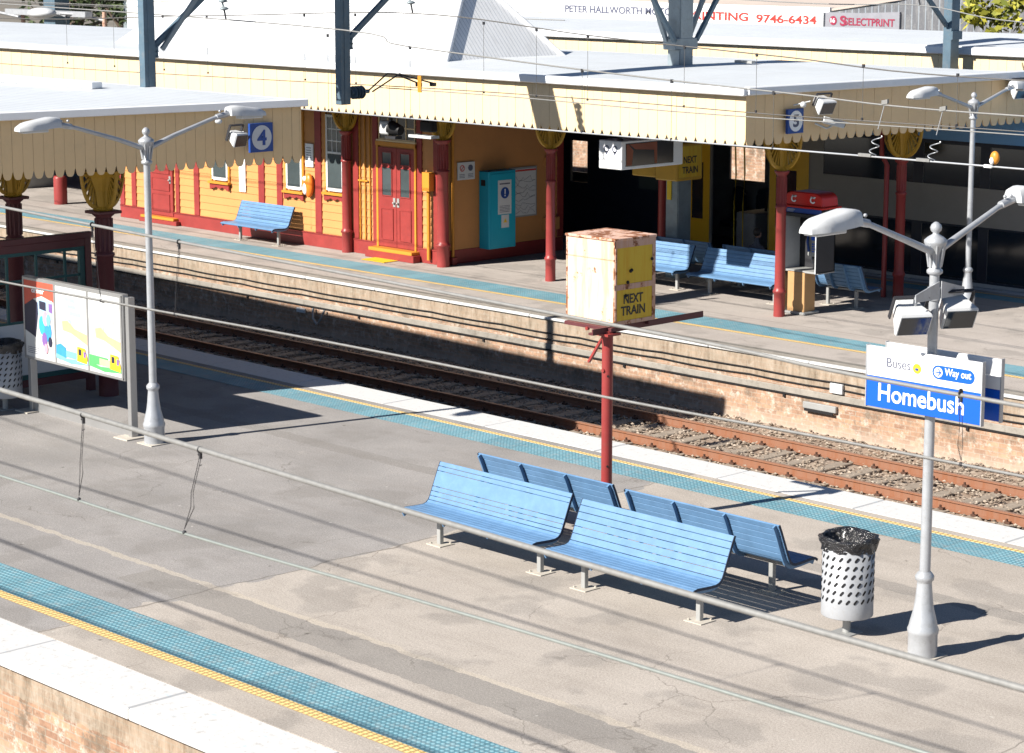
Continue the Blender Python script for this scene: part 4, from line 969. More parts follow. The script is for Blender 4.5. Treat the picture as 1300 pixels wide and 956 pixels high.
# ------------------------------------------------------------------ benches (local x along the length, seat facing -y)
PROF = [(0, .415), (.03, .440), (.10, .452), (.28, .440), (.40, .437), (.46, .452), (.50, .490), (.525, .545), (.66, .865), (.70, .945)]
def prof_at(s, P=PROF):
    L = [0]
    for a, c in zip(P, P[1:]): L.append(L[-1] + math.hypot(c[0] - a[0], c[1] - a[1]))
    s *= L[-1]
    for i in range(len(P) - 1):
        if s <= L[i + 1] or i == len(P) - 2:
            t = (s - L[i]) / (L[i + 1] - L[i]); return (lerp(P[i][0], P[i + 1][0], t), lerp(P[i][1], P[i + 1][1], t))
def bench(label, length, cuts, group='blue slatted platform benches'):
    t = thing('platform_bench', label, 'bench', (0, 0, 0), group); h = length / 2
    def slat(a, c):
        b = MB(); n = 4 if c - a < .15 else 9; up = [prof_at(lerp(a, c, i / n)) for i in range(n + 1)]; ptsu = []; ptsd = []
        for i, (y, z) in enumerate(up):
            p, q = up[max(0, i - 1)], up[min(n, i + 1)]; dy, dz = q[0] - p[0], q[1] - p[1]; l = math.hypot(dy, dz); ny, nz = -dz / l, dy / l
            ptsu.append((-h, y, z)); ptsd.append((-h, y - ny * .022, z - nz * .022))
        b.prism(ptsu + ptsd[::-1], (length, 0, 0)); return b
    seat, back = MB(), MB()
    for a, c in zip(cuts, cuts[1:]):
        s = slat(a + .0030, c - .0030); (seat if c < .52 else back).add(s.v, s.f)
    seat.build('seat', 'bench', t, .003); back.build('backrest', 'bench', t, .003)
    for x in (-h + .05, -h + length / 3, h - length / 3, h - .05):
        b = MB(); up = [prof_at(i / 18) for i in range(19)]; o = []; ii = []
        for i, (y, z) in enumerate(up):
            p, q = up[max(0, i - 1)], up[min(18, i + 1)]; dy, dz = q[0] - p[0], q[1] - p[1]; l = math.hypot(dy, dz); ny, nz = -dz / l, dy / l
            o.append((x - .012, y - ny * -.0 - ny * .024, z - nz * .024)); ii.append((x - .012, y - ny * -.0 - ny * .075, z - nz * .075))
        b.prism(o + ii[::-1], (.024, 0, 0)); b.build('support_rib', 'bench', t)
    for sg in (-1, 1):
        up = [prof_at(i / 20) for i in range(21)]; o = []; ii = []
        for i, (y, z) in enumerate(up):
            p, q = up[max(0, i - 1)], up[min(20, i + 1)]; dy, dz = q[0] - p[0], q[1] - p[1]; l = math.hypot(dy, dz); ny, nz = -dz / l, dy / l
            o.append((sg * h, y + ny * .001, z + nz * .001)); ii.append((sg * h, y - ny * .030, z - nz * .030))
        MB().prism(o + ii[::-1], (sg * .007, 0, 0)).build('end_cap', 'navydark', t)
    b = MB(); b.box(-h + .15, h - .15, .27, .35, .352, .392); b.build('beam', 'galv', t, .005)
    for x in (-h + .40, h - .17):
        b = MB(); b.box(x - .032, x + .032, .30, .364, .008, .36); g = b.build('leg', 'galv', t, .005)
        c = MB(); c.box(x - .13, x + .13, .21, .455, .0, .012); c.tube((x - .09, .25, .012), (x - .09, .25, .03), .012, n=6); c.tube((x + .09, .42, .012), (x + .09, .42, .03), .012, n=6); c.build('base_plate', 'concrete', g)
    return t
slats = [0, .085, .17, .255, .34, .425, .505, .59, .675, .76, .845, .925, 1]
wide = [0, .085, .17, .255, .34, .425, .505, .56, .62, .68, .88, .94, 1]
def mk(x, y, rz, L, cuts, label): 
    o = bench(label, L, cuts); o.location = (x, y, 0); o.rotation_euler = (0, 0, rz); return o
b1 = mk(-19.88, 18.24, 0, 2.36, wide, 'near blue bench with a wide smooth panel in its backrest')
b2 = mk(-17.25, 18.14, 0, 2.36, slats, 'near blue bench with even narrow slats beside the perforated bin')
b3 = mk(-19.88, 20.33, PI, 2.40, slats, 'blue bench facing the tracks, its back to the wide panel bench')
b4 = mk(-17.22, 20.27, PI, 2.40, slats, 'blue bench facing the tracks between slatted bench and perforated bin')
b5 = mk(-45.22, 34.22, 0, 2.12, slats, 'blue bench against the orange station building wall')
b6 = mk(-33.75, 36.02, 0, 2.36, slats, 'blue bench partly hidden behind the rusty box on its post')
b7 = mk(-31.03, 36.02, 0, 2.36, slats, 'blue bench on the far platform between rusty box and telephone booth')
b8 = mk(-31.1, 38.0, PI, 2.36, slats, 'shaded bench facing the train where the person sits')
b9 = mk(-33.8, 38.0, PI, 2.36, slats, 'empty shaded bench facing the train doors')
b10 = mk(-28.75, 37.45, PI, 1.3, slats, 'shaded bench end with pale legs right behind the telephone booth')

# ------------------------------------------------------------------ perforated bins
def bin_(x, y, label, bag=True):
    t = thing('litter_bin', label, 'litter bin', (x, y, 0), 'perforated litter bins')
    r = .285
    b = MB(); b.lathe([(r * .9, .212), (r * .99, .214), (r, .222), (r, .325), (r * .995, .335), (r * .995, 1.0), (r * .96, 1.0), (r * .96, .3), (.02, .25)], (x, y, 0), 40); b.build('drum', 'binmetal', t)
    p = MB()
    for k in range(6):
        for i in range(21):
            a = 2 * PI * (i + .2 * k) / 21; z = .42 + k * .094
            n = Vector((math.cos(a), math.sin(a), 0)); s = Vector((-math.sin(a), math.cos(a), 0)); u = (s * .62 + Vector((0, 0, .78))).normalized(); w = n.cross(u)
            c = Vector((x, y, z)) + n * (r * .997)
            q = [c + u * (.027 * cy) + w * (.0120 * cx) for cx, cy in ((-1, -.8), (0, -1.25), (1, -.8), (1, .8), (0, 1.25), (-1, .8))]
            p.prism(q, n * .003)
    p.build('perforation_pattern', 'black', t)
    l = MB(); l.tube((x, y, 0), (x, y, .22), .045, n=16); l.box(x - .13, x + .13, y - .13, y + .13, 0, .012); l.build('leg', 'galv', t)
    rim = MB(); n1, n2 = 48, 10; rnd = random.Random(9); off = [rnd.uniform(-.012, .012) for _ in range(n1)]
    prof = [(r * 1.01, .955), (r * 1.03, .97), (r * 1.05, 1.0), (r * 1.10, 1.04), (r * 1.13, 1.07), (r * 1.14, 1.09), (r * 1.10, 1.105), (r * 1.0, 1.10), (r * .95, 1.06), (r * .90, 1.0), (r * .78, .95), (r * .5, .93), (r * .25, .95), (.01, .93)]
    v = []
    for k, (rr, z) in enumerate(prof):
        for i in range(n1):
            a = 2 * PI * i / n1; cr = .012 * math.sin(9 * a + k) + .008 * math.sin(23 * a + 2 * k) + rnd.uniform(-.006, .006)
            zz = z + (.014 * math.sin(3 * a + 1) if k > 1 else -.03 * max(0, math.sin(2 * a + .6)) ) + rnd.uniform(-.004, .004) + (rnd.uniform(-.045, .045) if k > 8 else 0)
            v.append((x + (rr + cr) * math.cos(a), y + (rr + cr) * math.sin(a), zz))
    rim.add(v, [(i * n1 + j, i * n1 + (j + 1) % n1, (i + 1) * n1 + (j + 1) % n1, (i + 1) * n1 + j) for i in range(len(prof) - 1) for j in range(n1)], 0, True)
    rim.build('bin_bag', 'bag', t)
    return t
bin_(-14.84, 19.31, 'perforated silver bin with black bag between blue benches and name sign post')
bin_(-31.72, 19.10, 'perforated silver bin with black bag left of the advertising board')
# concrete pads under near furniture
# ------------------------------------------------------------------ rusty box on post
T = thing('indicator_box', 'rusting cream and yellow box on a red post reading NEXT TRAIN', 'indicator box', (-19.87, 20.75, 0))
P = MB(); P.lathe([(.072, 0), (.072, 2.56)], (-19.87, 20.75, 0), 20); P.build('post', 'redpost', T)
P = MB()
for z in (.8, 1.98): P.tube((-19.81, 20.70, z), (-19.80, 20.69, z), .015, n=8)
P.build('bolt_hole', 'black', T)
bx0, bx1, by0, by1, bz0, bz1 = -20.66, -19.80, 20.80, 21.55, 2.62, 3.70
b = MB(); b.box(bx0, bx1, by0, by1, bz0, bz1); bo = b.build('box_body', 'rustcream', T, .008)
b = MB(); b.box(bx0 - .02, bx1 + .02, by0 - .02, by1 + .02, bz1, bz1 + .035); b.build('lid', 'rusttop', T, .008)
b = MB()
for y, z0, z1 in ((by0 - .006, bz1 - .25, bz1 - .235),): b.box(bx0, bx1, y, by0, z0, z1)
b.box(bx1, bx1 + .012, by0, by0 + .03, bz0, bz1); b.box(bx1, bx1 + .012, by1 - .06, by1, bz0, bz1)
b.box(bx1, bx1 + .0115, by0, by1, bz1 - .09, bz1); b.box(bx1, bx1 + .0115, by0, by1, bz0 + .45, bz0 + .52); b.box(bx1, bx1 + .011, by0, by1, bz0, bz0 + .05)
b.build('edge_frame', 'rustpink', T)
each('corner_strip', 'rusttop', T, [(bx0 - .004, bx0 + .02, by0 - .006, by0, bz0, bz1), (bx1 - .02, bx1, by0 - .006, by0, bz0, bz1)])
b = MB(); b.box(bx1, bx1 + .006, by0 + .03, by1 - .06, bz0 + .52, bz1 - .09); b.build('upper_panel', 'rustyellow', T)
b = MB(); b.box(bx1, bx1 + .006, by0 + .03, by1 - .06, bz0 + .05, bz0 + .45); lp = b.build('lower_panel', 'rustyellow', T)
text('NEXT', 'lettering', 'letter_black', T, (bx1 + .007, by0 + .16, bz0 + .265), .36, .12, '+X', bold=.02)
text('TRAIN', 'lettering', 'letter_black', T, (bx1 + .007, by0 + .11, bz0 + .115), .45, .12, '+X', bold=.02)
b = MB()
for y, z in ((21.08, 3.30), (21.0, 2.99), (21.03, 3.16), (21.1, 3.31), (21.48, 3.42)): b.ball((bx1 + .012, y, z), .022)
b.build('rust_hole', 'black', T)
each('support_bar', 'maroondark', T, [(-20.62, -19.78, 20.72, 20.80, 2.555, 2.60), (-20.62, -19.78, 21.42, 21.48, 2.57, 2.615)])
b = MB(); b.box(-19.92, -19.84, 20.45, 22.55, 2.53, 2.56); b.box(-19.86, -19.84, 20.45, 22.55, 2.56, 2.61); b.build('long_bar', 'maroondark', T)
b = MB(); b.obox((-20.06, 20.76, 2.32), (.15, 0, .215), (0, .02, 0), (.012, 0, -.008)); b.tube((-19.87, 20.75, 2.05), (-19.87, 20.66, 2.05), .025, n=8); b.tube((-20.2, 20.74, 2.55), (-20.2, 20.70, 2.55), .025, n=8); b.build('brace', 'maroon', T)
MB().box(-19.99, -19.75, 20.63, 20.87, 2.50, 2.53).build('cap_plate', 'maroon', T)

# ------------------------------------------------------------------ advertising board
T = thing('advertising_board', 'steel framed advertising board with three posters in front of the wooden shelter', 'advertising board', (-29.9, 19.36, 0))
ya = 19.33
for x in (-31.28, -28.50):
    b = MB(); b.box(x - .045, x + .045, ya - .03, ya + .09, 0, 2.16); b.build('post', 'stain', T, .006)
    MB().box(x - .2, x + .16, ya - .2, ya + .25, 0, .02).build('foot_pad', 'concrete', T)
b = MB(); b.box(-31.24, -28.55, ya + .01, ya + .06, .0, .14); b.build('bottom_rail', 'stain', T)
b = MB(); b.box(-31.36, -28.56, ya - .06, ya + .05, .87, 2.20); b.build('frame', 'stain', T, .008)
yf = ya - .061
xs = [-31.31, -30.42, -29.50, -28.60]
posters = []
for i in range(3):
    p = MB().box(xs[i] + .02, xs[i + 1] - .02, yf - .006, yf, .92, 2.15).build('poster', paint('poster_stock', (.56, .57, .57), .35, var=.05, bmp=0), T); posters.append(p)
b = MB()
for x in xs: b.box(x - .02, x + .02, yf - .014, yf, .89, 2.18)
b.box(-31.33, -28.58, yf - .0135, yf, .885, .92); b.box(-31.33, -28.58, yf - .0135, yf, 2.15, 2.185); b.build('glazing_bar', 'stain', T)
def flatpoly(pts, mt, par, k, nm='poster_print'):
    MB().prism([(x, yf - .006 - .001 * k, z) for x, z in pts], (0, -.001, 0)).build(nm, mt, par)
PM = {n: paint('print_' + n, c, .45, var=.12, sc=9, bmp=0) for n, c in dict(red=(.62, .10, .06), black=(.03, .03, .06), blue=(.05, .30, .62), sky=(.20, .52, .80), teal=(.05, .42, .62), yel=(.85, .55, .03), org=(.85, .62, .42), green=(.10, .50, .14), lime=(.45, .72, .30), violet=(.22, .12, .36), pale=(.36, .52, .68), palegreen=(.42, .62, .46), pink=(.75, .35, .42), sand=(.70, .46, .25)).items()}
for k_, v_ in PM.items(): M['p_' + k_] = v_
M['posterwhite'] = paint('poster_stock', (.56, .57, .57), .35, var=.05, bmp=0)
a0 = xs[0] + .02
flatpoly([(a0, 1.93), (a0, 2.15), (a0 + .85, 2.15), (a0 + .85, 1.86), (a0 + .5, 1.93), (a0 + .25, 1.86), (a0, 1.74)], 'p_red', posters[0], 1)
flatpoly([(a0, 1.74), (a0 + .25, 1.86), (a0 + .42, 1.80), (a0 + .36, 1.5), (a0 + .30, 1.25), (a0, 1.34)], 'p_black', posters[0], 1)
flatpoly([(a0 + .38, 1.90), (a0 + .80, 1.88), (a0 + .80, 1.58), (a0 + .40, 1.52)], 'p_pale', posters[0], 2)
flatpoly([(a0 + .43, 1.85), (a0 + .62, 1.84), (a0 + .62, 1.70), (a0 + .43, 1.72)], 'p_black', posters[0], 3)
flatpoly([(a0 + .70, 1.83), (a0 + .80, 1.83), (a0 + .80, 1.68), (a0 + .70, 1.70)], 'p_violet', posters[0], 3)
for i, (dx, z, r_, c_) in enumerate(((.50, 1.46, .13, 'p_teal'), (.66, 1.38, .14, 'p_blue'), (.60, 1.58, .10, 'p_pink'), (.56, 1.24, .10, 'p_violet'), (.68, 1.56, .08, 'p_sky'), (.72, 1.22, .07, 'p_black'), (.60, 1.10, .07, 'p_pink'))):
    flatpoly([(a0 + dx + r_ * .75 * math.cos(q), z + r_ * 1.2 * math.sin(q)) for q in [2 * PI * j / 9 for j in range(9)]], c_, posters[0], 4 + i)
text('driver', 'poster_lettering', 'letter_white', posters[0], (a0 + .22, yf - .008, 1.96), .36, .09, bold=.02)
b = MB()
for i in range(4): b.box(a0 + .06, a0 + .38, yf - .008, yf - .006, .98 + i * .03, .988 + i * .03)
b.build('small_print', 'letter_grey', posters[0])
def ad(i, c1, c2, cb):
    p = posters[i]; a = xs[i] + .02; w = xs[i + 1] - xs[i] - .04
    for j, (dx, z, ww, hh, cc) in enumerate(((.28, 1.93, .26, .055, c1), (.34, 1.83, .22, .05, c1), (.40, 1.72, .28, .06, c2), (.24, 1.60, .18, .05, c2))):
        flatpoly([(a + dx, z), (a + dx + ww, z - .01), (a + dx + ww, z + hh), (a + dx, z + hh)], cc, p, 1 + j)
    flatpoly([(a + .18, 1.60), (a + .34, 1.63), (a + .52, 1.52), (a + w, 1.46), (a + w, 1.30), (a + .62, 1.38), (a + .42, 1.44), (a + .2, 1.46)], 'p_sand', p, 6)
    flatpoly([(a, 1.20), (a + .12, 1.24), (a + .26, 1.19), (a + .30, 1.05), (a + .1, .98), (a, 1.0)] if i == 1 else [(a, 1.18), (a + .5, 1.17), (a + .5, 1.05), (a, 1.04)], 'p_blue' if i == 1 else 'p_green', p, 7)
    flatpoly([(a, 1.07), (a + .3, 1.02), (a + w, 1.05), (a + w, .99), (a + .4, .955), (a, 1.0)], cb, p, 8)
    flatpoly([(a + .28, 1.15), (a + w * .72, 1.14), (a + w * .72, 1.04), (a + .28, 1.05)], 'p_sky' if i == 1 else 'p_lime', p, 9)
    flatpoly([(a + w - .28, 1.25), (a + w - .08, 1.24), (a + w - .01, 1.08), (a + w - .02, 1.0), (a + w - .30, 1.02)], 'p_yel', p, 10)
    flatpoly([(a + w - .25, 1.22), (a + w - .17, 1.215), (a + w - .17, 1.12), (a + w - .25, 1.12)], 'p_black', p, 11)
    flatpoly([(a + w - .11, 1.20), (a + w - .05, 1.18), (a + w - .05, 1.1), (a + w - .11, 1.1)], 'p_violet', p, 11)
ad(1, 'p_pale', 'p_pale', 'p_sky'); ad(2, 'p_palegreen', 'p_palegreen', 'p_green')

# ------------------------------------------------------------------ timber wind screen behind the board
T = thing('wind_screen', 'dark maroon timber wind screen with small glass panes and a white lower panel', 'wind screen', (-32.1, 20, 0))
sx, sy0, sy1 = -32.1, 18.9, 20.98
b = MB()
for y in (sy0, sy1): b.box(sx - .06, sx + .06, y - .06, y + .06, 0, 2.62)
b.box(sx - .07, sx + .07, sy0 - .1, sy1 + .1, 2.58, 2.68); b.box(sx - .05, sx + .05, sy0, sy1, 2.45, 2.58); b.box(sx - .05, sx + .05, sy0, sy1, .22, .34); b.build('frame', 'maroondark', T, .006)
b = MB()
b.box(sx - .035, sx + .035, sy0 + .06, sy1 - .06, 2.39, 2.45); b.box(sx - .036, sx + .036, sy1 - .16, sy1 - .06, .34, 2.45); b.box(sx - .034, sx + .034, sy0 + .06, sy1 - .06, .34, .42)
for k in (1, 2, 3): y = lerp(sy0, sy1 - .1, k / 3.6); b.box(sx - .02, sx + .02, y - .02, y + .02, 1.3, 2.4)
for z in (1.30, 1.98): b.box(sx - .021, sx + .021, sy0, sy1, z - .02, z + .02)
b.build('glazing_bars', 'teal_frame', T)
MB().box(sx - .012, sx + .012, sy0 + .06, sy1 - .16, .42, 1.28).build('lower_panel', 'paper', T)
t = thing('low_timber_seat', 'low maroon timber base at the picture edge below the bin', 'timber base', (-33.2, 19.7, 0))
MB().box(-34.6, -32.5, 19.5, 19.9, 0, .32).build('boards', 'maroon', t, .01); MB().box(-34.6, -32.5, 19.45, 19.95, .32, .36).build('cap', 'maroondark', t, .01)

# ------------------------------------------------------------------ telephone booth
T = thing('telephone_booth', 'public telephone booth with red top and white curved hood', 'telephone booth', (-28.75, 36.0, 0))
xa, xb = -29.22, -28.32; yb0, yb1 = 35.55, 36.15
MB().box(-29.12, -28.68, 35.65, 36.0, .02, .88).build('pedestal', 'wood', T, .01)
MB().box(-29.16, -28.62, 35.58, 36.08, 0, .06).build('foot', 'galv', T, .02)
MB().box(-29.31, -29.225, 35.55, 36.15, 0, 2.15).build('upright', 'stain', T, .01)
MB().box(xa, xb, yb1 - .03, yb1, .90, 2.05).build('back_panel', 'dark', T)
MB().box(xa, xa + .02, yb0, yb1, .88, 2.0).build('side_panel', 'lampwhite', T); MB().box(xb - .02, xb, yb0, yb1, .88, 2.0).build('side_panel', 'dark', T)
each('edge_strip', 'lampwhite', T, [(xa, xa + .022, yb0 - .012, yb0, .88, 2.0), (xb - .022, xb, yb0 - .012, yb0, .88, 2.0)])
b = MB(); b.box(xa, xb, yb0 + .1, yb1, .86, .90); b.build('shelf', 'galv', T)
'''
b = MB(); n = 12; pr_ = []
for i in range(n + 1):
    a = PI / 2 * i / n; pr_.append((yb1 - .02 - .66 * math.sin(a), 1.68 + .45 * math.cos(a)))
outer = [(xa - .03, y, z) for y, z in pr_]; inner = [(xa - .03, yb1 - .02 - .62 * math.sin(PI / 2 * i / n), 1.68 + .41 * math.cos(PI / 2 * i / n)) for i in range(n, -1, -1)]
b.prism(outer + inner, (xb - xa + .10, 0, 0))
b.prism([(xa - .03, y, z) for y, z in pr_] + [(xa - .03, yb1 - .02, 1.68)], (.02, 0, 0)); b.prism([(xb + .05, y, z) for y, z in pr_] + [(xb + .05, yb1 - .02, 1.68)], (.02, 0, 0))
'''
MB().box(xa, xb, yb0 + .05, yb1, 1.98, 2.05).build('booth_roof', 'dark', T)
MB().box(xa + .32, xa + .58, yb1 - .16, yb1 - .03, 1.15, 1.62).build('telephone', 'galv', T, .015)
b = MB(); b.path([(xa + .36, yb1 - .19, 1.58), (xa + .37, yb1 - .22, 1.45), (xa + .38, yb1 - .19, 1.25)], .028, 8); b.build('handset', 'navy', T)
b = MB(); b.box(xa + .42, xa + .56, yb1 - .168, yb1 - .158, 1.48, 1.58)
for i in range(3):
    for j in range(4): b.box(xa + .44 + i * .04, xa + .465 + i * .04, yb1 - .168, yb1 - .158, 1.24 + j * .05, 1.27 + j * .05)
b.build('keypad', 'blue', T)
b = MB(); b.path([(xa + .4, yb1 - .14, 1.22), (xa + .45, yb1 - .14, 1.0), (xa + .52, yb1 - .14, 1.02), (xa + .5, yb1 - .14, 1.16)], .012, 6); b.build('cord', 'steelgrey', T)
# red crown with rounded lobes
b = MB(); b.box(-29.35, -28.25, 35.62, 36.25, 2.16, 2.20); b.build('crown_base', 'redphone', T, .01)
b = MB(); pts = [(-29.22, 2.20)]
for i in range(11): a = PI - PI * i / 10 * .5; pts.append((-29.02 + .22 * math.cos(a), 2.34 + .14 * math.sin(a)))
for i in range(11): a = PI / 2 - PI / 2 * i / 10; pts.append((-28.52 + .22 * math.cos(a), 2.34 + .14 * math.sin(a)))
pts.append((-28.28, 2.20))
b.prism([(x, 35.66, z) for x, z in pts][::-1], (0, .52, 0)); b.build('crown', 'redphone', T, .02)
for cx in (-29.0, -28.52):
    b = MB(); n = 14
    for i in range(n):
        a0, a1 = R(40 + 290 * i / n), R(40 + 290 * (i + 1) / n)
        if i % 1 == 0: b.prism([(cx + rr * math.cos(a), 35.655, 2.335 + rr * math.sin(a)) for rr, a in ((.042, a0), (.07, a0), (.07, a1), (.042, a1))], (0, -.006, 0))
    b.box(cx - .05, cx + .07, 35.649, 35.655, 2.385, 2.405); b.build('emblem', 'letter_white', T)
MB().box(-29.33, -28.3, 35.63, 35.66, 2.06, 2.155).build('name_strip', 'navy', T)
b = MB()
for i in range(3): b.box(-29.15, -28.95 - i * .02, 35.626, 35.63, 2.12 - i * .022, 2.128 - i * .022)
b.build('strip_print', 'paper', T)

# ------------------------------------------------------------------ hanging indicator, second box, cameras, numbers
T = thing('train_indicator', 'white hanging train indicator with two round dials and a dark screen', 'indicator', (-32, 34, 3.6))
x0, x1, y0, y1, z0, z1 = -32.32, -31.68, 33.45, 35.30, 2.86, 3.44
MB().box(x0, x1, y0, y1, z0, z1).build('casing', 'signwhite', T, .015)
MB().box(x1, x1 + .006, y0 + .12, y1 - .30, z0 + .06, z1 - .05).build('screen', 'screen', T)
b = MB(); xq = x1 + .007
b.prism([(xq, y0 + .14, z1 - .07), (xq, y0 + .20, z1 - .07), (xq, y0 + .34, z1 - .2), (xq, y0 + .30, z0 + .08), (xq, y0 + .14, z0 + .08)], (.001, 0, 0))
b.prism([(xq, y0 + .22, z1 - .07), (xq, y0 + 1.05, z1 - .06), (xq, y0 + 1.05, z0 + .08), (xq, y0 + .98, z0 + .08), (xq, y0 + .96, z1 - .22), (xq, y0 + .4, z1 - .18)], (.001, 0, 0)); b.build('screen_reflection', 'screenbrown', T)  # brown reflection drawn onto the dark screen as flat shapes
for x in (x0 + .22, x0 + .45):
    b = MB(); ring(b, (x, y0, z1 - .17), .045, .075, 'y'); b.prism([(x - .05, y0, z1 - .22), (x + .05, y0, z1 - .22), (x, y0, z1 - .30)], (0, -.004, 0)); b.build('dial', 'letter_grey', T)
b = MB()
for y in (y0 + .3, y1 - .3): b.box(-32.04, -31.96, y - .03, y + .03, z1, 4.5)
b.build('hanger', 'dark', T)
T = thing('indicator_box', 'shaded brown and yellow NEXT TRAIN box mounted on the grey steel mast', 'indicator box', (-34, 37.2, 2.4))
MB().box(-34.35, -33.64, 36.6, 37.35, 2.34, 2.62).build('lower_case', 'ochre', T, .02)
MB().box(-33.62, -32.98, 36.55, 37.40, 2.30, 3.12).build('case', 'ochre', T, .03)
MB().box(-32.98, -32.97, 36.62, 37.33, 2.38, 3.05).build('panel', 'rustyellow', T)
text('NEXT', 'lettering', 'letter_black', T, (-32.968, 36.76, 2.68), .42, .15, '+X', bold=.02)
text('TRAIN', 'lettering', 'letter_black', T, (-32.968, 36.72, 2.46), .50, .15, '+X', bold=.02)
def number_sign(x, y, z, s, label, rot=0):
    t = thing('platform_number_sign', label + ' platform number sign', 'sign', (x, y, z), 'blue platform number signs'); return t
T = thing('platform_number_sign', 'blue square sign with a white 5 on the far canopy end', 'sign', (-27.9, 34.2, 4))
MB().box(-27.86, -27.80, 33.95, 34.42, 3.80, 4.27).build('plate', 'navy', T, .004)
b = MB(); b.tube((-27.80, 34.185, 4.035), (-27.794, 34.185, 4.035), .20, n=28); b.build('disc', 'signwhite', T)
text('5', 'numeral', 'letter_grey', T, (-27.793, 34.10, 3.92), .17, .24, '+X', bold=.03)
T = thing('platform_number_sign', 'blue square sign with a 4 in a white disc on the shaded canopy end', 'sign', (-29.8, 22.6, 4))
cx4 = -29.62
MB().box(cx4, cx4 + .05, 22.50, 22.97, 4.06, 4.53).build('plate', 'navy', T, .004)
b = MB(); b.tube((cx4 + .05, 22.735, 4.295), (cx4 + .056, 22.735, 4.295), .20, n=28); b.build('disc', 'paper', T)
text('4', 'numeral', 'navy', T, (cx4 + .057, 22.64, 4.17), .19, .25, '+X', bold=.03)
MB().box(cx4 - .1, cx4, 22.7, 22.85, 4.2, 4.4).build('fixing', 'galv', T)
floodlight((-29.50, 22.16, 4.33), (.95, .15, -.35), 'white floodlight in front of the number 4 sign', .15, .12, .26, True, grp='canopy floodlights')
b = MB(); b.path([(-29.9, 22.3, 4.3), (-29.75, 22.3, 4.36), (-29.6, 22.4, 4.40)], .02, 6); b.ball((-29.8, 22.05, 4.58), (.06, .06, .04)); tag(b.build('floodlight_bracket', 'lampwhite'), 'small white bracket arm holding the floodlight near number 4', 'bracket')
floodlight((-27.45, 34.55, 4.36), (.85, -.15, -.45), 'white floodlight above the surveillance camera next to number 5', .19, .15, .34, True, grp='canopy floodlights')
floodlight((-27.0, 40.4, 4.42), (.85, -.15, -.45), 'white floodlight at the far right end of the cream canopy', .21, .17, .36, True, grp='canopy floodlights')
def cctv(c, n, label):
    c, n = Vector(c), Vector(n).normalized(); s = Vector((0, 0, 1)).cross(n).normalized(); u = n.cross(s)
    t = thing('surveillance_camera', label, 'camera', c, 'surveillance cameras')
    MB().obox(c, n * .22, s * .065, u * .06).build('housing', 'lampwhite', t, .012)
    MB().obox(c + u * .07 + n * .04, n * .26, s * .08, u * .008).build('sun_shield', 'lampwhite', t)
    b = MB(); b.tube(c + n * .22, c + n * .235, .045, n=14); b.build('lens', 'glassdark', t)
    b = MB(); b.path([c - u * .06, c - u * .14 - n * .1, c - n * .35 - u * .1], .02, 8); b.build('arm', 'lampwhite', t)
cctv((-27.5, 34.95, 3.98), (.55, .8, -.25), 'white surveillance camera below the floodlight beside number 5')
cctv((-26.7, 41.0, 4.35), (.6, .7, -.2), 'white surveillance camera beside the floodlight at the canopy end')
b = MB(); b.ball((-27.6, 34.15, 4.36), .06); b.path([(-27.8, 34.1, 4.34), (-27.55, 34.3, 4.42)], .015, 6); tag(b.build('sensor_dome', 'lampwhite'), 'tiny white dome sensor between number 5 and the floodlight', 'sensor')
# round spotlight / signal lamp under the long fascia
T = thing('platform_spotlight', 'black and white spotlight with round lens hanging under the cream fascia', 'spotlight', (-38.5, 33.3, 3.4))
c = Vector((-38.95, 33.6, 3.28))
b = MB(); b.tube(c, c + Vector((.30, .03, -.05)), .17, .11, 20); b.build('lens_hood', 'black', T)
b = MB(); b.tube(c + Vector((-.22, -.02, .05)), c, .10, .17, 20); b.obox(c + Vector((-.12, 0, 0)), (.16, 0, 0), (0, .13, 0), (0, 0, .15)); b.build('housing', 'lampwhite', T, .03)
b = MB(); b.box(c.x - .1, c.x + .25, c.y - .1, c.y + .1, c.z - .24, c.z - .18); b.box(c.x - .03, c.x + .03, c.y - .02, c.y + .02, c.z + .1, 4.3); b.build('mount', 'dark', T)
T = thing('strip_lamp', 'black boxed lamp with white tray under the canopy left of the fanlight', 'lamp', (-37.8, 33.6, 3.3))
MB().box(-38.0, -37.6, 33.6, 33.8, 3.25, 3.5).build('box', 'black', T, .03); MB().box(-38.25, -37.5, 33.5, 33.75, 3.12, 3.18).build('tray', 'lampwhite', T); MB().box(-37.9, -37.84, 33.7, 33.76, 3.5, 4.3).build('hanger', 'dark', T)
# ------------------------------------------------------------------ train (hollow double deck carriage)
T = thing('train', 'dark double deck train with yellow doors standing behind the station', 'train', (-36, 43, 0))
ty, tb = 41.42, 44.25; tx0, tx1 = -72., -12.
def side(y, th, openings, mt, x0=tx0, x1=tx1, z0=-.05, z1=3.12):
    """wall with rectangular openings (x0,x1,z0,z1)"""
    b = MB(); xs_ = sorted({x0, x1, *[o[0] for o in openings], *[o[1] for o in openings]}); zs_ = sorted({z0, z1, *[o[2] for o in openings], *[o[3] for o in openings]})
    for a, c in zip(xs_, xs_[1:]):
        for e, f in zip(zs_, zs_[1:]):
            mx, mz = (a + c) / 2, (e + f) / 2
            if not any(o[0] < mx < o[1] and o[2] < mz < o[3] for o in openings): b.box(a, c, y, y + th, e, f)
    return b.build('side_wall', mt, T)
door = (-36.25, -34.45, .02, 2.75)
vent = [(-41.0, -40.42, 1.35, 2.40)]
up = [(-32.85, -30.32, 2.14, 3.04), (-30.05, -28.55, 2.14, 3.04), (-28.3, -25.4, 2.14, 3.04), (-25.1, -22.0, 2.14, 3.04)]
lo = [(-32.85, -30.32, .12, 1.26), (-30.05, -28.55, .12, 1.26), (-28.3, -25.4, .12, 1.26), (-25.1, -22.0, .12, 1.26)]
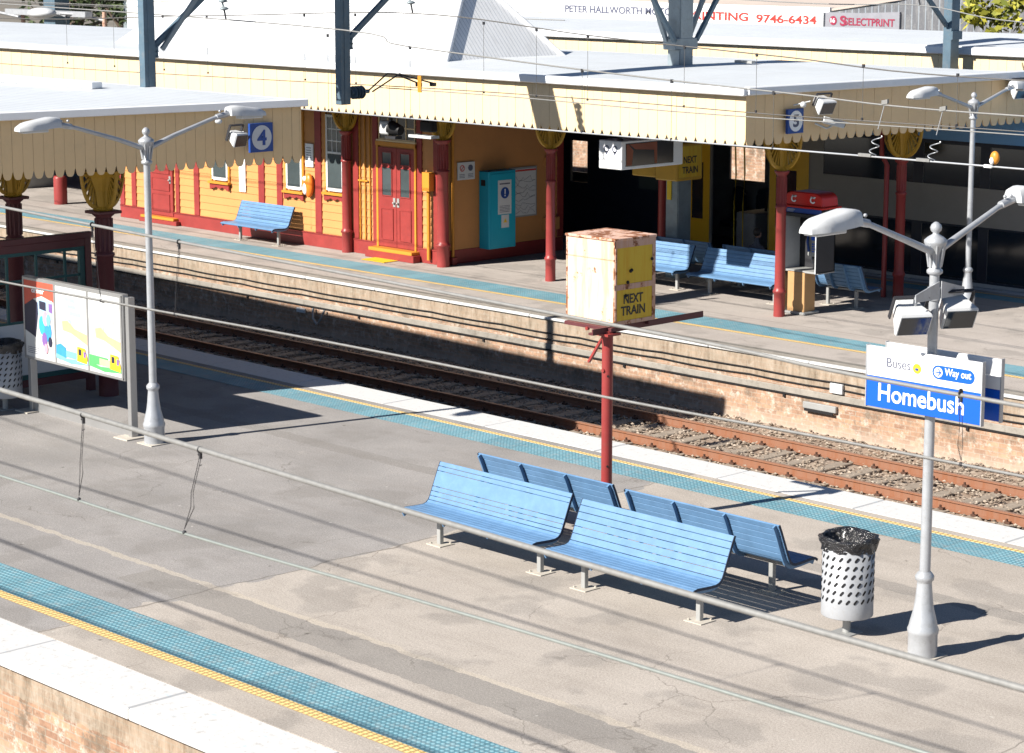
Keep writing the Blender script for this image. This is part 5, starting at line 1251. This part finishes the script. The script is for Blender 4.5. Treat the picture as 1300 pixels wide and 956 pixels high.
lw = [(-46.5, -44, 2.14, 3.04), (-43.8, -41.6, 2.14, 3.04)]
side(ty, .06, [door] + vent + up + lo + lw, 'trainbody')
far = [(-38.1, -36.95, 1.42, 2.25), (-44.0, -43.05, 1.2, 2.5)]
side(tb, .06, far, 'traingrey')
each('window_glass', 'glassdark', T, [(w[0], w[1], ty + .012, ty + .03, w[2], w[3]) for w in up + lo + lw])
b = MB()
b.box(-33.0, tx1, ty - .006, ty, 3.04, 3.12)
for q in (up, lo):
    for w, w2 in zip(q, q[1:]): b.box(w[1], w2[0], ty - .006, ty, w[2], w[3])
b.box(-22.0, tx1, ty - .006, ty, 2.14, 3.04); b.box(-22.0, tx1, ty - .006, ty, .12, 1.26); b.box(-33.2, -32.85, ty - .006, ty, .12, 1.26)
b.box(-33.0, tx1, ty - .0055, ty, .07, .12); b.box(-33.0, tx1, ty - .006, ty, 1.26, 1.30); b.build('window_band', 'trainnavy', T)
b = MB(); pts = [(ty, 3.12), (ty - .0, 3.62), (ty + .14, 3.90), (ty + .5, 4.10), (tb - .5, 4.10), (tb - .1, 3.90), (tb + .06, 3.40), (tb + .06, 3.12)]
b.prism([(tx0, y, z) for y, z in pts], (tx1 - tx0, 0, 0)); b.build('roof', 'trainblue', T)
MB().box(tx0, tx1, ty, tb, -.12, -.05).build('floor', 'trainnavy', T)
MB().box(tx0, tx1, ty + .1, tb - .1, -1.0, -.12).build('underframe', 'trainnavy', T)
MB().box(tx0, -36.95, ty - .008, ty, -.05, 3.12).build('dark_side_panel', 'trainnavy', T) if 0 else None
b = MB()
for a, c, e, f in ((tx0, -46.6, -.05, 3.10), (-41.5, -41.02, 0, 3.0), (-40.40, -36.98, 0, 3.0)): b.box(a, c, ty - .01, ty - .001, e, f)
b.box(-41.02, -40.40, ty - .01, ty - .001, 0, 1.35); b.box(-41.02, -40.40, ty - .01, ty - .001, 2.40, 3.0); b.build('dark_end_panel', 'trainnavy', T)
MB().box(-38.62, -37.85, ty - .016, ty - .01, 1.35, 2.10).build('end_window', 'glasswin', T)
def leaf(x0, x1):
    o = MB().box(x0, x1, ty - .03, ty - .011, .02, 2.62).build('door', 'trainyellow', T, .01)
    MB().box(x0 + (x1 - x0) * .18, x1 - (x1 - x0) * .30, ty - .036, ty - .03, .78, 2.15).build('window', 'glassdark', o)
leaf(-36.95, -36.28); leaf(-34.42, -33.25)
b = MB()
for x, y in ((-35.75, 41.7), (-35.35, 42.5), (-34.9, 43.0), (-35.9, 42.2)): b.path([(x, y, 0), (x, y, 1.1), (x + .04, y, 1.9), (x, y, 2.7)], .02, 8)
b.build('grab_pole', 'yellow', T)
for k, x in enumerate((-37.4, -36.6, -35.6, -34.6, -33.8)):
    b = MB(); b.box(x - .22, x + .22, 43.3, 43.8, .35, .48); b.box(x - .22, x + .22, 43.75, 43.88, .48, 1.15); b.ball((x, 43.8, 1.2), (.2, .07, .14)); b.build('seat', 'seatfab', T, .03)
MB().box(-36.2, -35.6, 42.3, 43.9, .02, .9).build('seat_partition', 'traingrey', T, .02)
# white kerb line of that train's sill
MB().box(-33.2, tx1, ty - .02, ty - .002, -.02, .07).build('sill', 'steelgrey', T)

MB().box(-34.06, -33.94, 37.51, 37.525, 1.85, 2.4).build('yellow_label', 'yellow', None) if 0 else None
# ------------------------------------------------------------------ people
def skinned(name, verts, edges, radii, mt, parent, root=0, sub=2):
    me = bpy.data.meshes.new(name); o3 = Vector((0, 0, 0)); p = parent
    while p is not None: o3 += p.location; p = p.parent
    me.from_pydata([tuple(Vector(v) - o3) for v in verts], edges, []); ob = bpy.data.objects.new(name, me); col.objects.link(ob)
    sk = ob.modifiers.new('skin', 'SKIN'); sk.use_smooth_shade = True
    for i, r in enumerate(radii): me.skin_vertices[0].data[i].radius = (r, r) if not isinstance(r, tuple) else r
    me.skin_vertices[0].data[root].use_root = True
    s = ob.modifiers.new('sub', 'SUBSURF'); s.levels = sub; s.render_levels = sub
    dg = bpy.context.evaluated_depsgraph_get(); m2 = bpy.data.meshes.new_from_object(ob.evaluated_get(dg)); bpy.data.objects.remove(ob)
    o2 = bpy.data.objects.new(name, m2); col.objects.link(o2); m2.materials.clear(); m2.materials.append(M[mt])
    for q in m2.polygons: q.use_smooth = True
    if parent is not None: o2.parent = parent
    return o2
def person(label, base, F, seated, shirt, pants):
    """F = facing direction (unit xy)."""
    x, y, z = base; F = Vector((*F, 0)).normalized(); S = Vector((-F.y, F.x, 0)); U = Vector((0, 0, 1))
    t = thing('person', label, 'person', base); B0 = Vector(base)
    def P(f, s, u): return B0 + F * f + S * s + U * u
    if seated: hip, ch, nk, hd = .50, .92, 1.08, 1.24
    else: hip, ch, nk, hd = .93, 1.38, 1.50, 1.66
    lean = .06 if seated else 0
    v = [P(0, 0, hip), P(.01, 0, hip + .22), P(lean * .5, 0, ch - .06), P(lean, 0, nk), P(lean + .02, 0, nk + .07)]
    e = [(0, 1), (1, 2), (2, 3), (3, 4)]; r = [(.15, .115), (.13, .10), (.15, .105), (.055, .055), (.05, .05)]
    for sg in (-1, 1):
        k = len(v)
        if seated: leg = [P(.04, .10 * sg, hip), P(.42, .12 * sg, hip + .02), P(.44, .12 * sg, .10), P(.58, .13 * sg, .05)]
        else: leg = [P(0, .10 * sg, hip - .06), P(.02, .11 * sg, .50), P(-.01, .11 * sg, .09), P(.14, .13 * sg, .04)]
        v += leg; e += [(0, k), (k, k + 1), (k + 1, k + 2), (k + 2, k + 3)]; r += [.085, .062, .045, .038]
        k = len(v)
        arm = [P(lean, .17 * sg, ch), P(lean + (.05 if seated else -.02), .235 * sg, ch - .27), P(lean + (.27 if seated else .12), .18 * sg, ch - (.36 if seated else .46))]
        v += arm; e += [(2, k), (k, k + 1), (k + 1, k + 2)]; r += [.058, .043, .030]
    body = skinned('body', v, e, r, shirt, t)
    # head with face
    hc = P(lean + .03, 0, hd)
    b = MB(); b.ball(hc, (.078, .078, .108), n=20, k=14); b.ball(hc + F * .03 - U * .05, (.058, .058, .06)); b.ball(hc + F * .085 - U * .01, (.016, .016, .026))
    for sg in (-1, 1): b.ball(hc + S * .078 * sg - U * .01, (.014, .02, .03))
    b.build('head', 'skin', t)
    b = MB()
    for sg in (-1, 1): b.ball(hc + F * .074 + S * .030 * sg + U * .012, .010)
    b.obox(hc + F * .078 - U * .052, S * .022, F * .004, U * .004); b.build('face', 'hair', t)
    b = MB(); b.ball(hc - F * .018 + U * .022, (.088, .088, .105), n=18, k=12); b.build('hair', 'hair', t)
    # hands: palm and five fingers each
    for sg in (-1, 1):
        w = P(lean + (.27 if seated else .12), .18 * sg, ch - (.36 if seated else .46)); d = (F * .8 - U * .3 if seated else F * .15 - U).normalized(); n_ = d.cross(S).normalized()
        vv = [w, w + d * .045, w + d * .085]; ee = [(0, 1), (1, 2)]; rr = [.025, (.034, .018), (.034, .016)]
        h = MB(); h.obox(w + d * .045, d * .05, S * .036, n_ * .014)
        for i, L in enumerate((.062, .072, .068, .052)):
            a = w + d * .09 + S * (-.03 + .02 * i) ; m_ = a + d * L * .5 - n_ * .004; q = m_ + d * L * .42 - n_ * .018
            h.path([a, m_, q], [.0095, .009, .0075], 6)
        a = w + d * .02 - S * .034 * sg; h.path([a, a + d * .03 - S * .022 * sg, a + d * .062 - S * .026 * sg], [.012, .011, .009], 6)
        h.build('hand', 'skin', t)
    return t
person('person in a dark checked shirt sitting on the shaded bench with back to the camera', (-31.65, 37.62, -.03), (0, 1), True, 'cloth1', 'cloth2')
person('person standing inside the open train door as a dark silhouette', (-35.62, 43.05, -.05), (.2, -1), False, 'cloth2', 'cloth2')

# ------------------------------------------------------------------ overhead line structures
PX_ = -34.0
T = thing('overhead_gantry', 'blue grey steel gantry with hanging drop posts carrying the overhead wires', 'gantry', (PX_, 30, 9))
def hcol(b, x, y, z0, z1, w=.16, d=.16, t_=.018):
    """H section upright"""
    b.box(x - w, x + w, y - d, y - d + t_ * 2, z0, z1); b.box(x - w, x + w, y + d - t_ * 2, y + d, z0, z1); b.box(x - t_, x + t_, y - d + t_ * 2, y + d - t_ * 2, z0, z1)
def box_post(b, x, y, z0, z1, w, d): b.box(x - w, x + w, y - d, y + d, z0, z1)
for y, z0 in ((23.62, 4.6), (28.12, 4.33)):
    b = MB(); box_post(b, PX_, y, z0, 7.0, .085, .115); b.box(PX_ + .086, PX_ + .096, y - .03, y + .115, z0 + .002, 7.0); b.build('drop_post', 'mast', T, .01)
    c = MB(); c.obox((PX_, y + .98, 6.22), (0, .88, .68), (.045, 0, 0), (0, -.03, .036)); c.build('diagonal_brace', 'mast', T)
    g = MB(); g.box(PX_ - .06, PX_ + .08, y + .116, y + .19, 5.38, 5.60)
    for k in range(3): g.tube((PX_ + .08, y + .16, 5.4 + k * .09), (PX_ + .11, y + .16, 5.4 + k * .09), .02, n=6)
    g.build('gusset', 'mast', T)
c = MB(); c.obox((PX_ + .1, 24.5, 6.25), (0, .62, .72), (.03, 0, 0), (0, -.03, .026)); c.build('diagonal_brace', 'mastlight', T)
b = MB(); hcol(b, PX_, 37.75, 0, 7.0, .17, .22); b.box(PX_ + .17, PX_ + .19, 37.55, 37.95, 0, 7.0); b.build('upright', 'mastlight', T)
b = MB(); b.box(PX_ - .20, PX_ + .20, 37.38, 38.12, 5.06, 5.32); b.build('collar', 'mastlight', T, .02)
MB().box(PX_ - .12, PX_ + .0, 37.50, 37.528, 1.75, 2.35).build('number_strip', 'yellow', T)
for s, q in ((-1, 1.), (-1, .6), (1, 1.), (1, .72)):
    c = MB(); a = Vector((PX_ + (.15 if q == 1. else -.1), 37.75 + s * .35, 5.25)); d = Vector((a.x, 37.75 + s * (.42 + 1.25 * q), 7.0)); u = (d - a) / 2
    c.obox((a + d) / 2, u, (.05, 0, 0), u.cross(Vector((1, 0, 0))).normalized() * .04); c.build('diagonal_brace', 'mastlight' if q != 1. else 'mast', T)
b = MB(); box_post(b, PX_, 48.2 - .6, -.0, 8.9, .17, .22); b.box(PX_ - .3, PX_ + .3, 47.1, 48.0, 0, .1); b.build('upright', 'mast', T, .01) if 0 else None
b = MB(); b.box(-33.12, -32.88, 46.28, 46.62, -1.3, 7.0); b.box(-34.75, -32.88, 46.3, 46.6, 7.0, 7.2); b.build('upright', 'mast', T, .01)
c = MB(); c.obox((-33.0, 45.4, 6.1), (0, -.85, .72), (.04, 0, 0), (0, .03, .04)); c.build('diagonal_brace', 'mast', T)
c = MB(); c.box(-32.88, -32.82, 46.25, 46.65, 5.05, 5.25); c.build('gusset', 'mast', T)
b = MB()
b.box(PX_ - .75, PX_ - .12, 23.3, 46.7, 6.85, 7.25)
b.build('girder', 'mast', T)
# steady arm on the second drop post
A = thing('steady_arm', 'pair of thin bent registration arms reaching from an insulator to the wires', 'registration arm', (PX_, 28.3, 4.5))
b = MB(); b.tube((PX_ + .05, 28.27, 4.55), (PX_ + .05, 28.33, 4.55), .06, n=12)
for i in range(4): b.tube((PX_ + .05, 28.33 + i * .07, 4.55), (PX_ + .05, 28.36 + i * .07, 4.55), .13, .11, 18)
b.tube((PX_ + .05, 28.3, 4.55), (PX_ + .05, 28.72, 4.56), .04, n=10); b.build('insulator', 'mast', A)
for dx, q in ((0, 1.), (.14, .0)):
    b = MB(); b.path([(PX_ + .05 + dx, 28.70, 4.56), (PX_ + .05 + dx, 29.2 + .14 * (1 - q) * 1.5, 4.88), (PX_ + .05 + dx, 29.42, 4.86), (PX_ + .12 + dx, 29.95 + .25 * (1 - q), 4.66)], .016, 8); b.box(PX_ + .08 + dx, PX_ + .17 + dx, 29.90 + .25 * (1 - q), 30.0 + .25 * (1 - q), 4.60, 4.67); b.build('arm', 'dark', A)
b = MB(); b.obox((PX_ + 1.0, 29.2, 4.72), (0, .0, .16), (.05, .0, 0), (0, .01, 0)); tag(b.build('marker_board', 'orangetrim'), 'small orange marker board hanging by the registration arms', 'marker board')

# ------------------------------------------------------------------ wires
def wire(label, Y, pts, r, mt, twin=None, z2=0, group=None, name='overhead_wire'):
    if Y == 7.: Y, pts, r = 8.2, [(x * 8.2 / 7, 7.5 - (7.5 - z) * 8.2 / 7) for x, z in pts], r * 8.2 / 7
    """pts: (x, z) along the track at distance Y, smoothed through the points"""
    out = []; P_ = [Vector((x, Y if not isinstance(Y, tuple) else lerp(Y[0], Y[1], i / (len(pts) - 1)), z)) for i, (x, z) in enumerate(pts)]
    for i in range(len(P_) - 1):
        p0 = P_[max(0, i - 1)]; p1 = P_[i]; p2 = P_[i + 1]; p3 = P_[min(len(P_) - 1, i + 2)]
        for k in range(8):
            s = k / 8; out.append(.5 * ((2 * p1) + (p2 - p0) * s + (2 * p0 - 5 * p1 + 4 * p2 - p3) * s * s + (3 * p1 - p0 - 3 * p2 + p3) * s ** 3))
    out.append(P_[-1]); b = MB(); b.path(out, r, 8)
    if twin: b.path([p + Vector((0, twin, z2)) for p in out], r, 8)
    return tag(b.build(name, mt), label, 'overhead wire', group)
wire('thick grey messenger cable crossing the lower left, closest to the camera', 7., [(-26, 5.1), (-18, 4.95), (-11.68, 4.86), (-7.98, 4.79), (-4.65, 4.75), (3, 4.75)], .0155, 'wireg')
wire('pale green twin contact wire crossing the lower left platform', 7., [(-26, 4.33), (-18, 4.33), (-11.72, 4.33), (-9.81, 4.33), (-6.18, 4.38), (3, 4.4)], .0085, 'wirecu', .035, -.014)
wire('grey messenger cable passing before the rusty box and the name sign', 10.75, [(-40, 5.9), (-26, 5.35), (-17.81, 5.13), (-12.8, 5.03), (-9.54, 4.97), (-7.06, 4.91), (2, 4.9)], .0130, 'wireg')
wire('grey twin contact wire passing just below the station name sign', 10.75, [(-40, 4.44), (-26, 4.44), (-17.86, 4.45), (-13.29, 4.49), (-10.26, 4.49), (-7.04, 4.51), (2, 4.5)], .0085, 'wireg', .034, -.012)
wire('thin messenger wire over the cream fascia with two springy droppers', 25.8, [(-70, 6.5), (-34.57, 5.99), (-29.49, 5.67), (-25.0, 5.43), (-21.2, 5.28), (-17.13, 5.17), (-5, 5.3)], .0125, 'wireg')
wire('white contact wire running along the scalloped lower edge of the cream fascia', 25.8, [(-70, 4.46), (-50, 4.46), (-32.36, 4.45), (-26, 4.45), (-17.1, 4.47), (-5, 4.47)], .0125, 'steelgrey')
wire('upper thin messenger wire crossing the white roofs and pyramid', 29.2, [(-70, 6.1), (-50, 5.6), (-40, 5.85), (-33.19, 6.06), (-28.4, 5.78), (-24.0, 5.57), (-19.41, 5.39), (-5, 5.5)], .011, 'wired')
wire('dark thin contact wire crossing the middle of the cream fascia', 29.2, [(-70, 4.5), (-48.13, 4.52), (-38, 4.59), (-32.84, 4.65), (-28, 4.66), (-24, 4.62), (-19.37, 4.63), (-5, 4.62)], .009, 'wired')
wire('second contact wire just under the dark one on the cream fascia', 29.2, [(-34.2, 4.60), (-30.4, 4.60), (-26, 4.55), (-19.37, 4.58), (-5, 4.58)], .010, 'wireg')
wire('faint wire crossing the far left roofs above the shed', 46., [(-110, 5.2), (-60, 5.05), (-50, 5.0)], .012, 'wired')
wire('pair of faint wires along the roof ridge at the upper left corner', 50., [(-110, 5.35), (-80, 5.15), (-66, 5.15), (-50, 5.2)], .014, 'wireg', .2, -.22)
wire('thin wire crossing before the shop sign and the grey shop wall', 43.5, [(-50, 6.4), (-36, 5.95), (-31.8, 5.95), (-28, 5.6), (-15, 5.5)], .012, 'wireg')
def dropper(x0, Y, z0, x1, z1, kind, label, group):
    if Y == 7: k = 8.2 / 7; x0, x1, z0, z1, Y = x0 * k, x1 * k, 7.5 - (7.5 - z0) * k, 7.5 - (7.5 - z1) * k, 8.2
    t = thing('wire_dropper', label, 'dropper', (x1, Y, z1), group); b = MB()
    if kind == 'loop':
        m = (z0 + z1) / 2; mx = (x0 + x1) / 2
        b.path([(x0 - .008, Y, z0 - .05), (mx - .008, Y, m)], .0024, 6); b.path([(x0 + .010, Y, z0 - .05), (mx + .010, Y, m)], .0024, 6)
        b.path([(mx - .010, Y, m), (mx - .018, Y, m - .1), (x1, Y, z1 + .03)], .0024, 6); b.path([(mx + .010, Y, m), (mx + .016, Y, m - .1), (x1, Y, z1 + .03)], .0024, 6)
        c = MB(); c.tube((x0 - .004, Y, z0), (x0 + .004, Y, z0), .022, n=12); c.obox((x0 + .004, Y, z0 - .035), (.008, 0, 0), (0, .008, 0), (0, 0, .022)); c.ball((x0 - .01, Y, z0 - .03), .010); c.obox((x0, Y, z0 - .10), (.012, 0, .005), (0, .003, 0), (0, 0, .003))
        c.ball((x1, Y, z1 + .008), (.014, .014, .014)); c.box(x1 + .02, x1 + .04, Y - .008, Y + .008, z1 - .006, z1 + .004); c.build('clamp', 'dark', t)
    elif kind == 'spring':
        b.path([(x0, Y, z0), (lerp(x0, x1, .5), Y, lerp(z0, z1, .5))], .006, 6); pts = []
        for i in range(33):
            u = i / 32; a = u * 2.2 * 2 * PI; pts.append((lerp(x0, x1, .5 + .42 * u) + .065 * math.cos(a) * (1 - .3 * u), Y + .065 * math.sin(a), lerp(z0, z1, 0.62 + .38 * u)))
        b.path(pts, .008, 6)
        c = MB(); c.obox((x0, Y, z0), (.05, 0, .01), (0, .02, 0), (0, 0, .03)); c.build('clamp', 'wireg', t); c = MB(); c.obox((x1 - .1, Y, z1 + .01), (.11, 0, .0), (0, .025, 0), (0, 0, .022)); c.build('clamp', 'wireg', t)
    else:
        b.path([(x0, Y, z0), (x1, Y, z1)], .0042, 5)
        c = MB(); c.box(x0 - .02, x0 + .02, Y - .015, Y + .015, z0 - .045, z0 + .01); c.box(x1 - .015, x1 + .015, Y - .012, Y + .012, z1 - .01, z1 + .03); c.build('clamp', 'dark', t)
    b.build('link', 'dark' if kind == 'loop' else ('steelgrey' if kind == 'spring' else 'wired'), t); return t
def zof(pts, x):
    for (a, za), (c, zc) in zip(pts, pts[1:]):
        if a <= x <= c: return lerp(za, zc, (x - a) / (c - a))
dropper(-10.80, 7, 4.84, -10.87, 4.33, 'loop', 'looped dropper on the nearest cable above the left asphalt', 'looped droppers')
dropper(-9.69, 7, 4.82, -9.85, 4.33, 'loop', 'looped dropper on the nearest cable right of the silver lamp base', 'looped droppers')
dropper(-16.35, 10.75, 5.10, -16.25, 4.45, 'loop', 'looped dropper crossing in front of the thick dark column', 'looped droppers')
dropper(-15.10, 10.75, 5.07, -15.18, 4.46, 'loop', 'looped dropper hanging just right of the silver lamp pole', 'looped droppers')
dropper(-7.49, 10.75, 4.93, -7.47, 4.50, 'loop', 'looped dropper in front of the blue name sign', 'looped droppers')
dropper(-19.40, 25.8, 5.24, -19.62, 4.47, 'spring', 'springy dropper in front of the gold capital at the canopy end', 'springy droppers')
dropper(-18.42, 25.8, 5.20, -18.62, 4.47, 'spring', 'springy dropper between gold capital and pale far lamp post', 'springy droppers')
n_ = 0
mess = [(-70, 6.1), (-50, 5.6), (-40, 5.85), (-33.19, 6.06), (-28.4, 5.78), (-24.0, 5.57), (-19.41, 5.39), (-5, 5.5)]
for x in (-45.2, -43.3, -41.4, -39.8, -36.5, -34.9, -31.2, -29.8, -28.5, -26.2, -24.6, -22.4, -20.6):
    dropper(x, 29.2, zof(mess, x), x, 4.64, 'rod', 'thin straight dropper wire hanging before the cream fascia', 'thin straight droppers')
mess2 = [(-70, 6.5), (-34.57, 5.99), (-29.49, 5.67), (-25.0, 5.43), (-21.2, 5.28), (-17.13, 5.17), (-5, 5.3)]
for x in (-31.6, -29.4, -25.3, -23.4, -21.4):
    dropper(x, 25.8, zof(mess2, x), x, 4.46, 'rod', 'thin straight dropper wire hanging before the cream fascia', 'thin straight droppers')
def insul(x, y, z, label):
    t = thing('wire_insulator', label, 'insulator', (x, y, z), 'hanging wire insulators'); b = MB()
    b.tube((x, y, z), (x - .05, y, z + .18), .018, n=8); b.build('pin', 'dark', t); b = MB()
    for k in range(5): q = z + .16 + k * .14; b.lathe([(.03, 0), (.10, .02), (.07, .05), (.03, .07)], (x - .05 - k * .03, y, q), 16)
    b.tube((x - .05, y, z + .16), (x - .35, y, 7.0), .02, n=8); b.build('sheds', 'mastlight', t)
insul(-34.57, 25.8, 6.0, 'ribbed insulator beside the left drop post, holding the messenger wire')
insul(-33.19, 29.2, 6.07, 'ribbed insulator above the white front roof, right of the second drop post')
insul(-31.8, 43.5, 5.96, 'ribbed insulator before the small printing sign at the upper right')
t = thing('wire_clip', 'yellow and white clip hanging on the contact wire right of the far lamp post', 'clip', (-17.6, 25.8, 4.5))
b = MB(); b.ball((-17.56, 25.8, 4.59), (.07, .05, .09)); b.build('cap', 'orangetrim', t); b = MB(); b.ball((-17.58, 25.76, 4.55), (.035, .03, .05)); b.box(-17.72, -17.60, 25.78, 25.82, 4.45, 4.49); b.build('body', 'signwhite', t)

# ------------------------------------------------------------------ camera, light, world
cam = bpy.data.cameras.new('camera'); co = bpy.data.objects.new('camera', cam); col.objects.link(co); scene.camera = co
yaw, pitch = R(43.808), R(10.032)
F = Vector((-math.cos(yaw) * math.cos(pitch), math.sin(yaw) * math.cos(pitch), -math.sin(pitch)))
co.location = (0, 0, 7.5); co.rotation_euler = F.to_track_quat('-Z', 'Y').to_euler()
cam.sensor_width = 36; cam.lens = 36 * 2900 / 1300; cam.shift_y = -45 / 1300; cam.clip_end = 3000; cam.clip_start = .5
cam.dof.use_dof = True; cam.dof.focus_distance = 30; cam.dof.aperture_fstop = 6.3
el, az = R(34.6), R(13.5)
d = Vector((math.sin(az) * math.cos(el), math.cos(az) * math.cos(el), -math.sin(el)))
sun = bpy.data.lights.new('sun', 'SUN'); so = bpy.data.objects.new('sun', sun); col.objects.link(so)
sun.energy = 5.0; sun.angle = R(.53); sun.color = (1., .945, .86); so.rotation_euler = d.to_track_quat('-Z', 'Y').to_euler()
w = bpy.data.worlds.new('World'); scene.world = w; w.use_nodes = True; nt = w.node_tree; bg = nt.nodes['Background']
sky = nt.nodes.new('ShaderNodeTexSky'); sky.sky_type = 'NISHITA'; sky.sun_disc = False; sky.sun_elevation = el; sky.sun_rotation = math.atan2(-d.x, -d.y)
sky.air_density = .7; sky.dust_density = .2; sky.ozone_density = 2.2
nt.links.new(sky.outputs[0], bg.inputs[0]); bg.inputs[1].default_value = .05
vs = scene.view_settings; vs.view_transform = 'Standard'; vs.look = 'None'; vs.exposure = .9; vs.gamma = 1; vs.use_curve_mapping = False
scene.cycles.max_bounces = 6; scene.cycles.diffuse_bounces = 1; scene.cycles.use_denoising = True
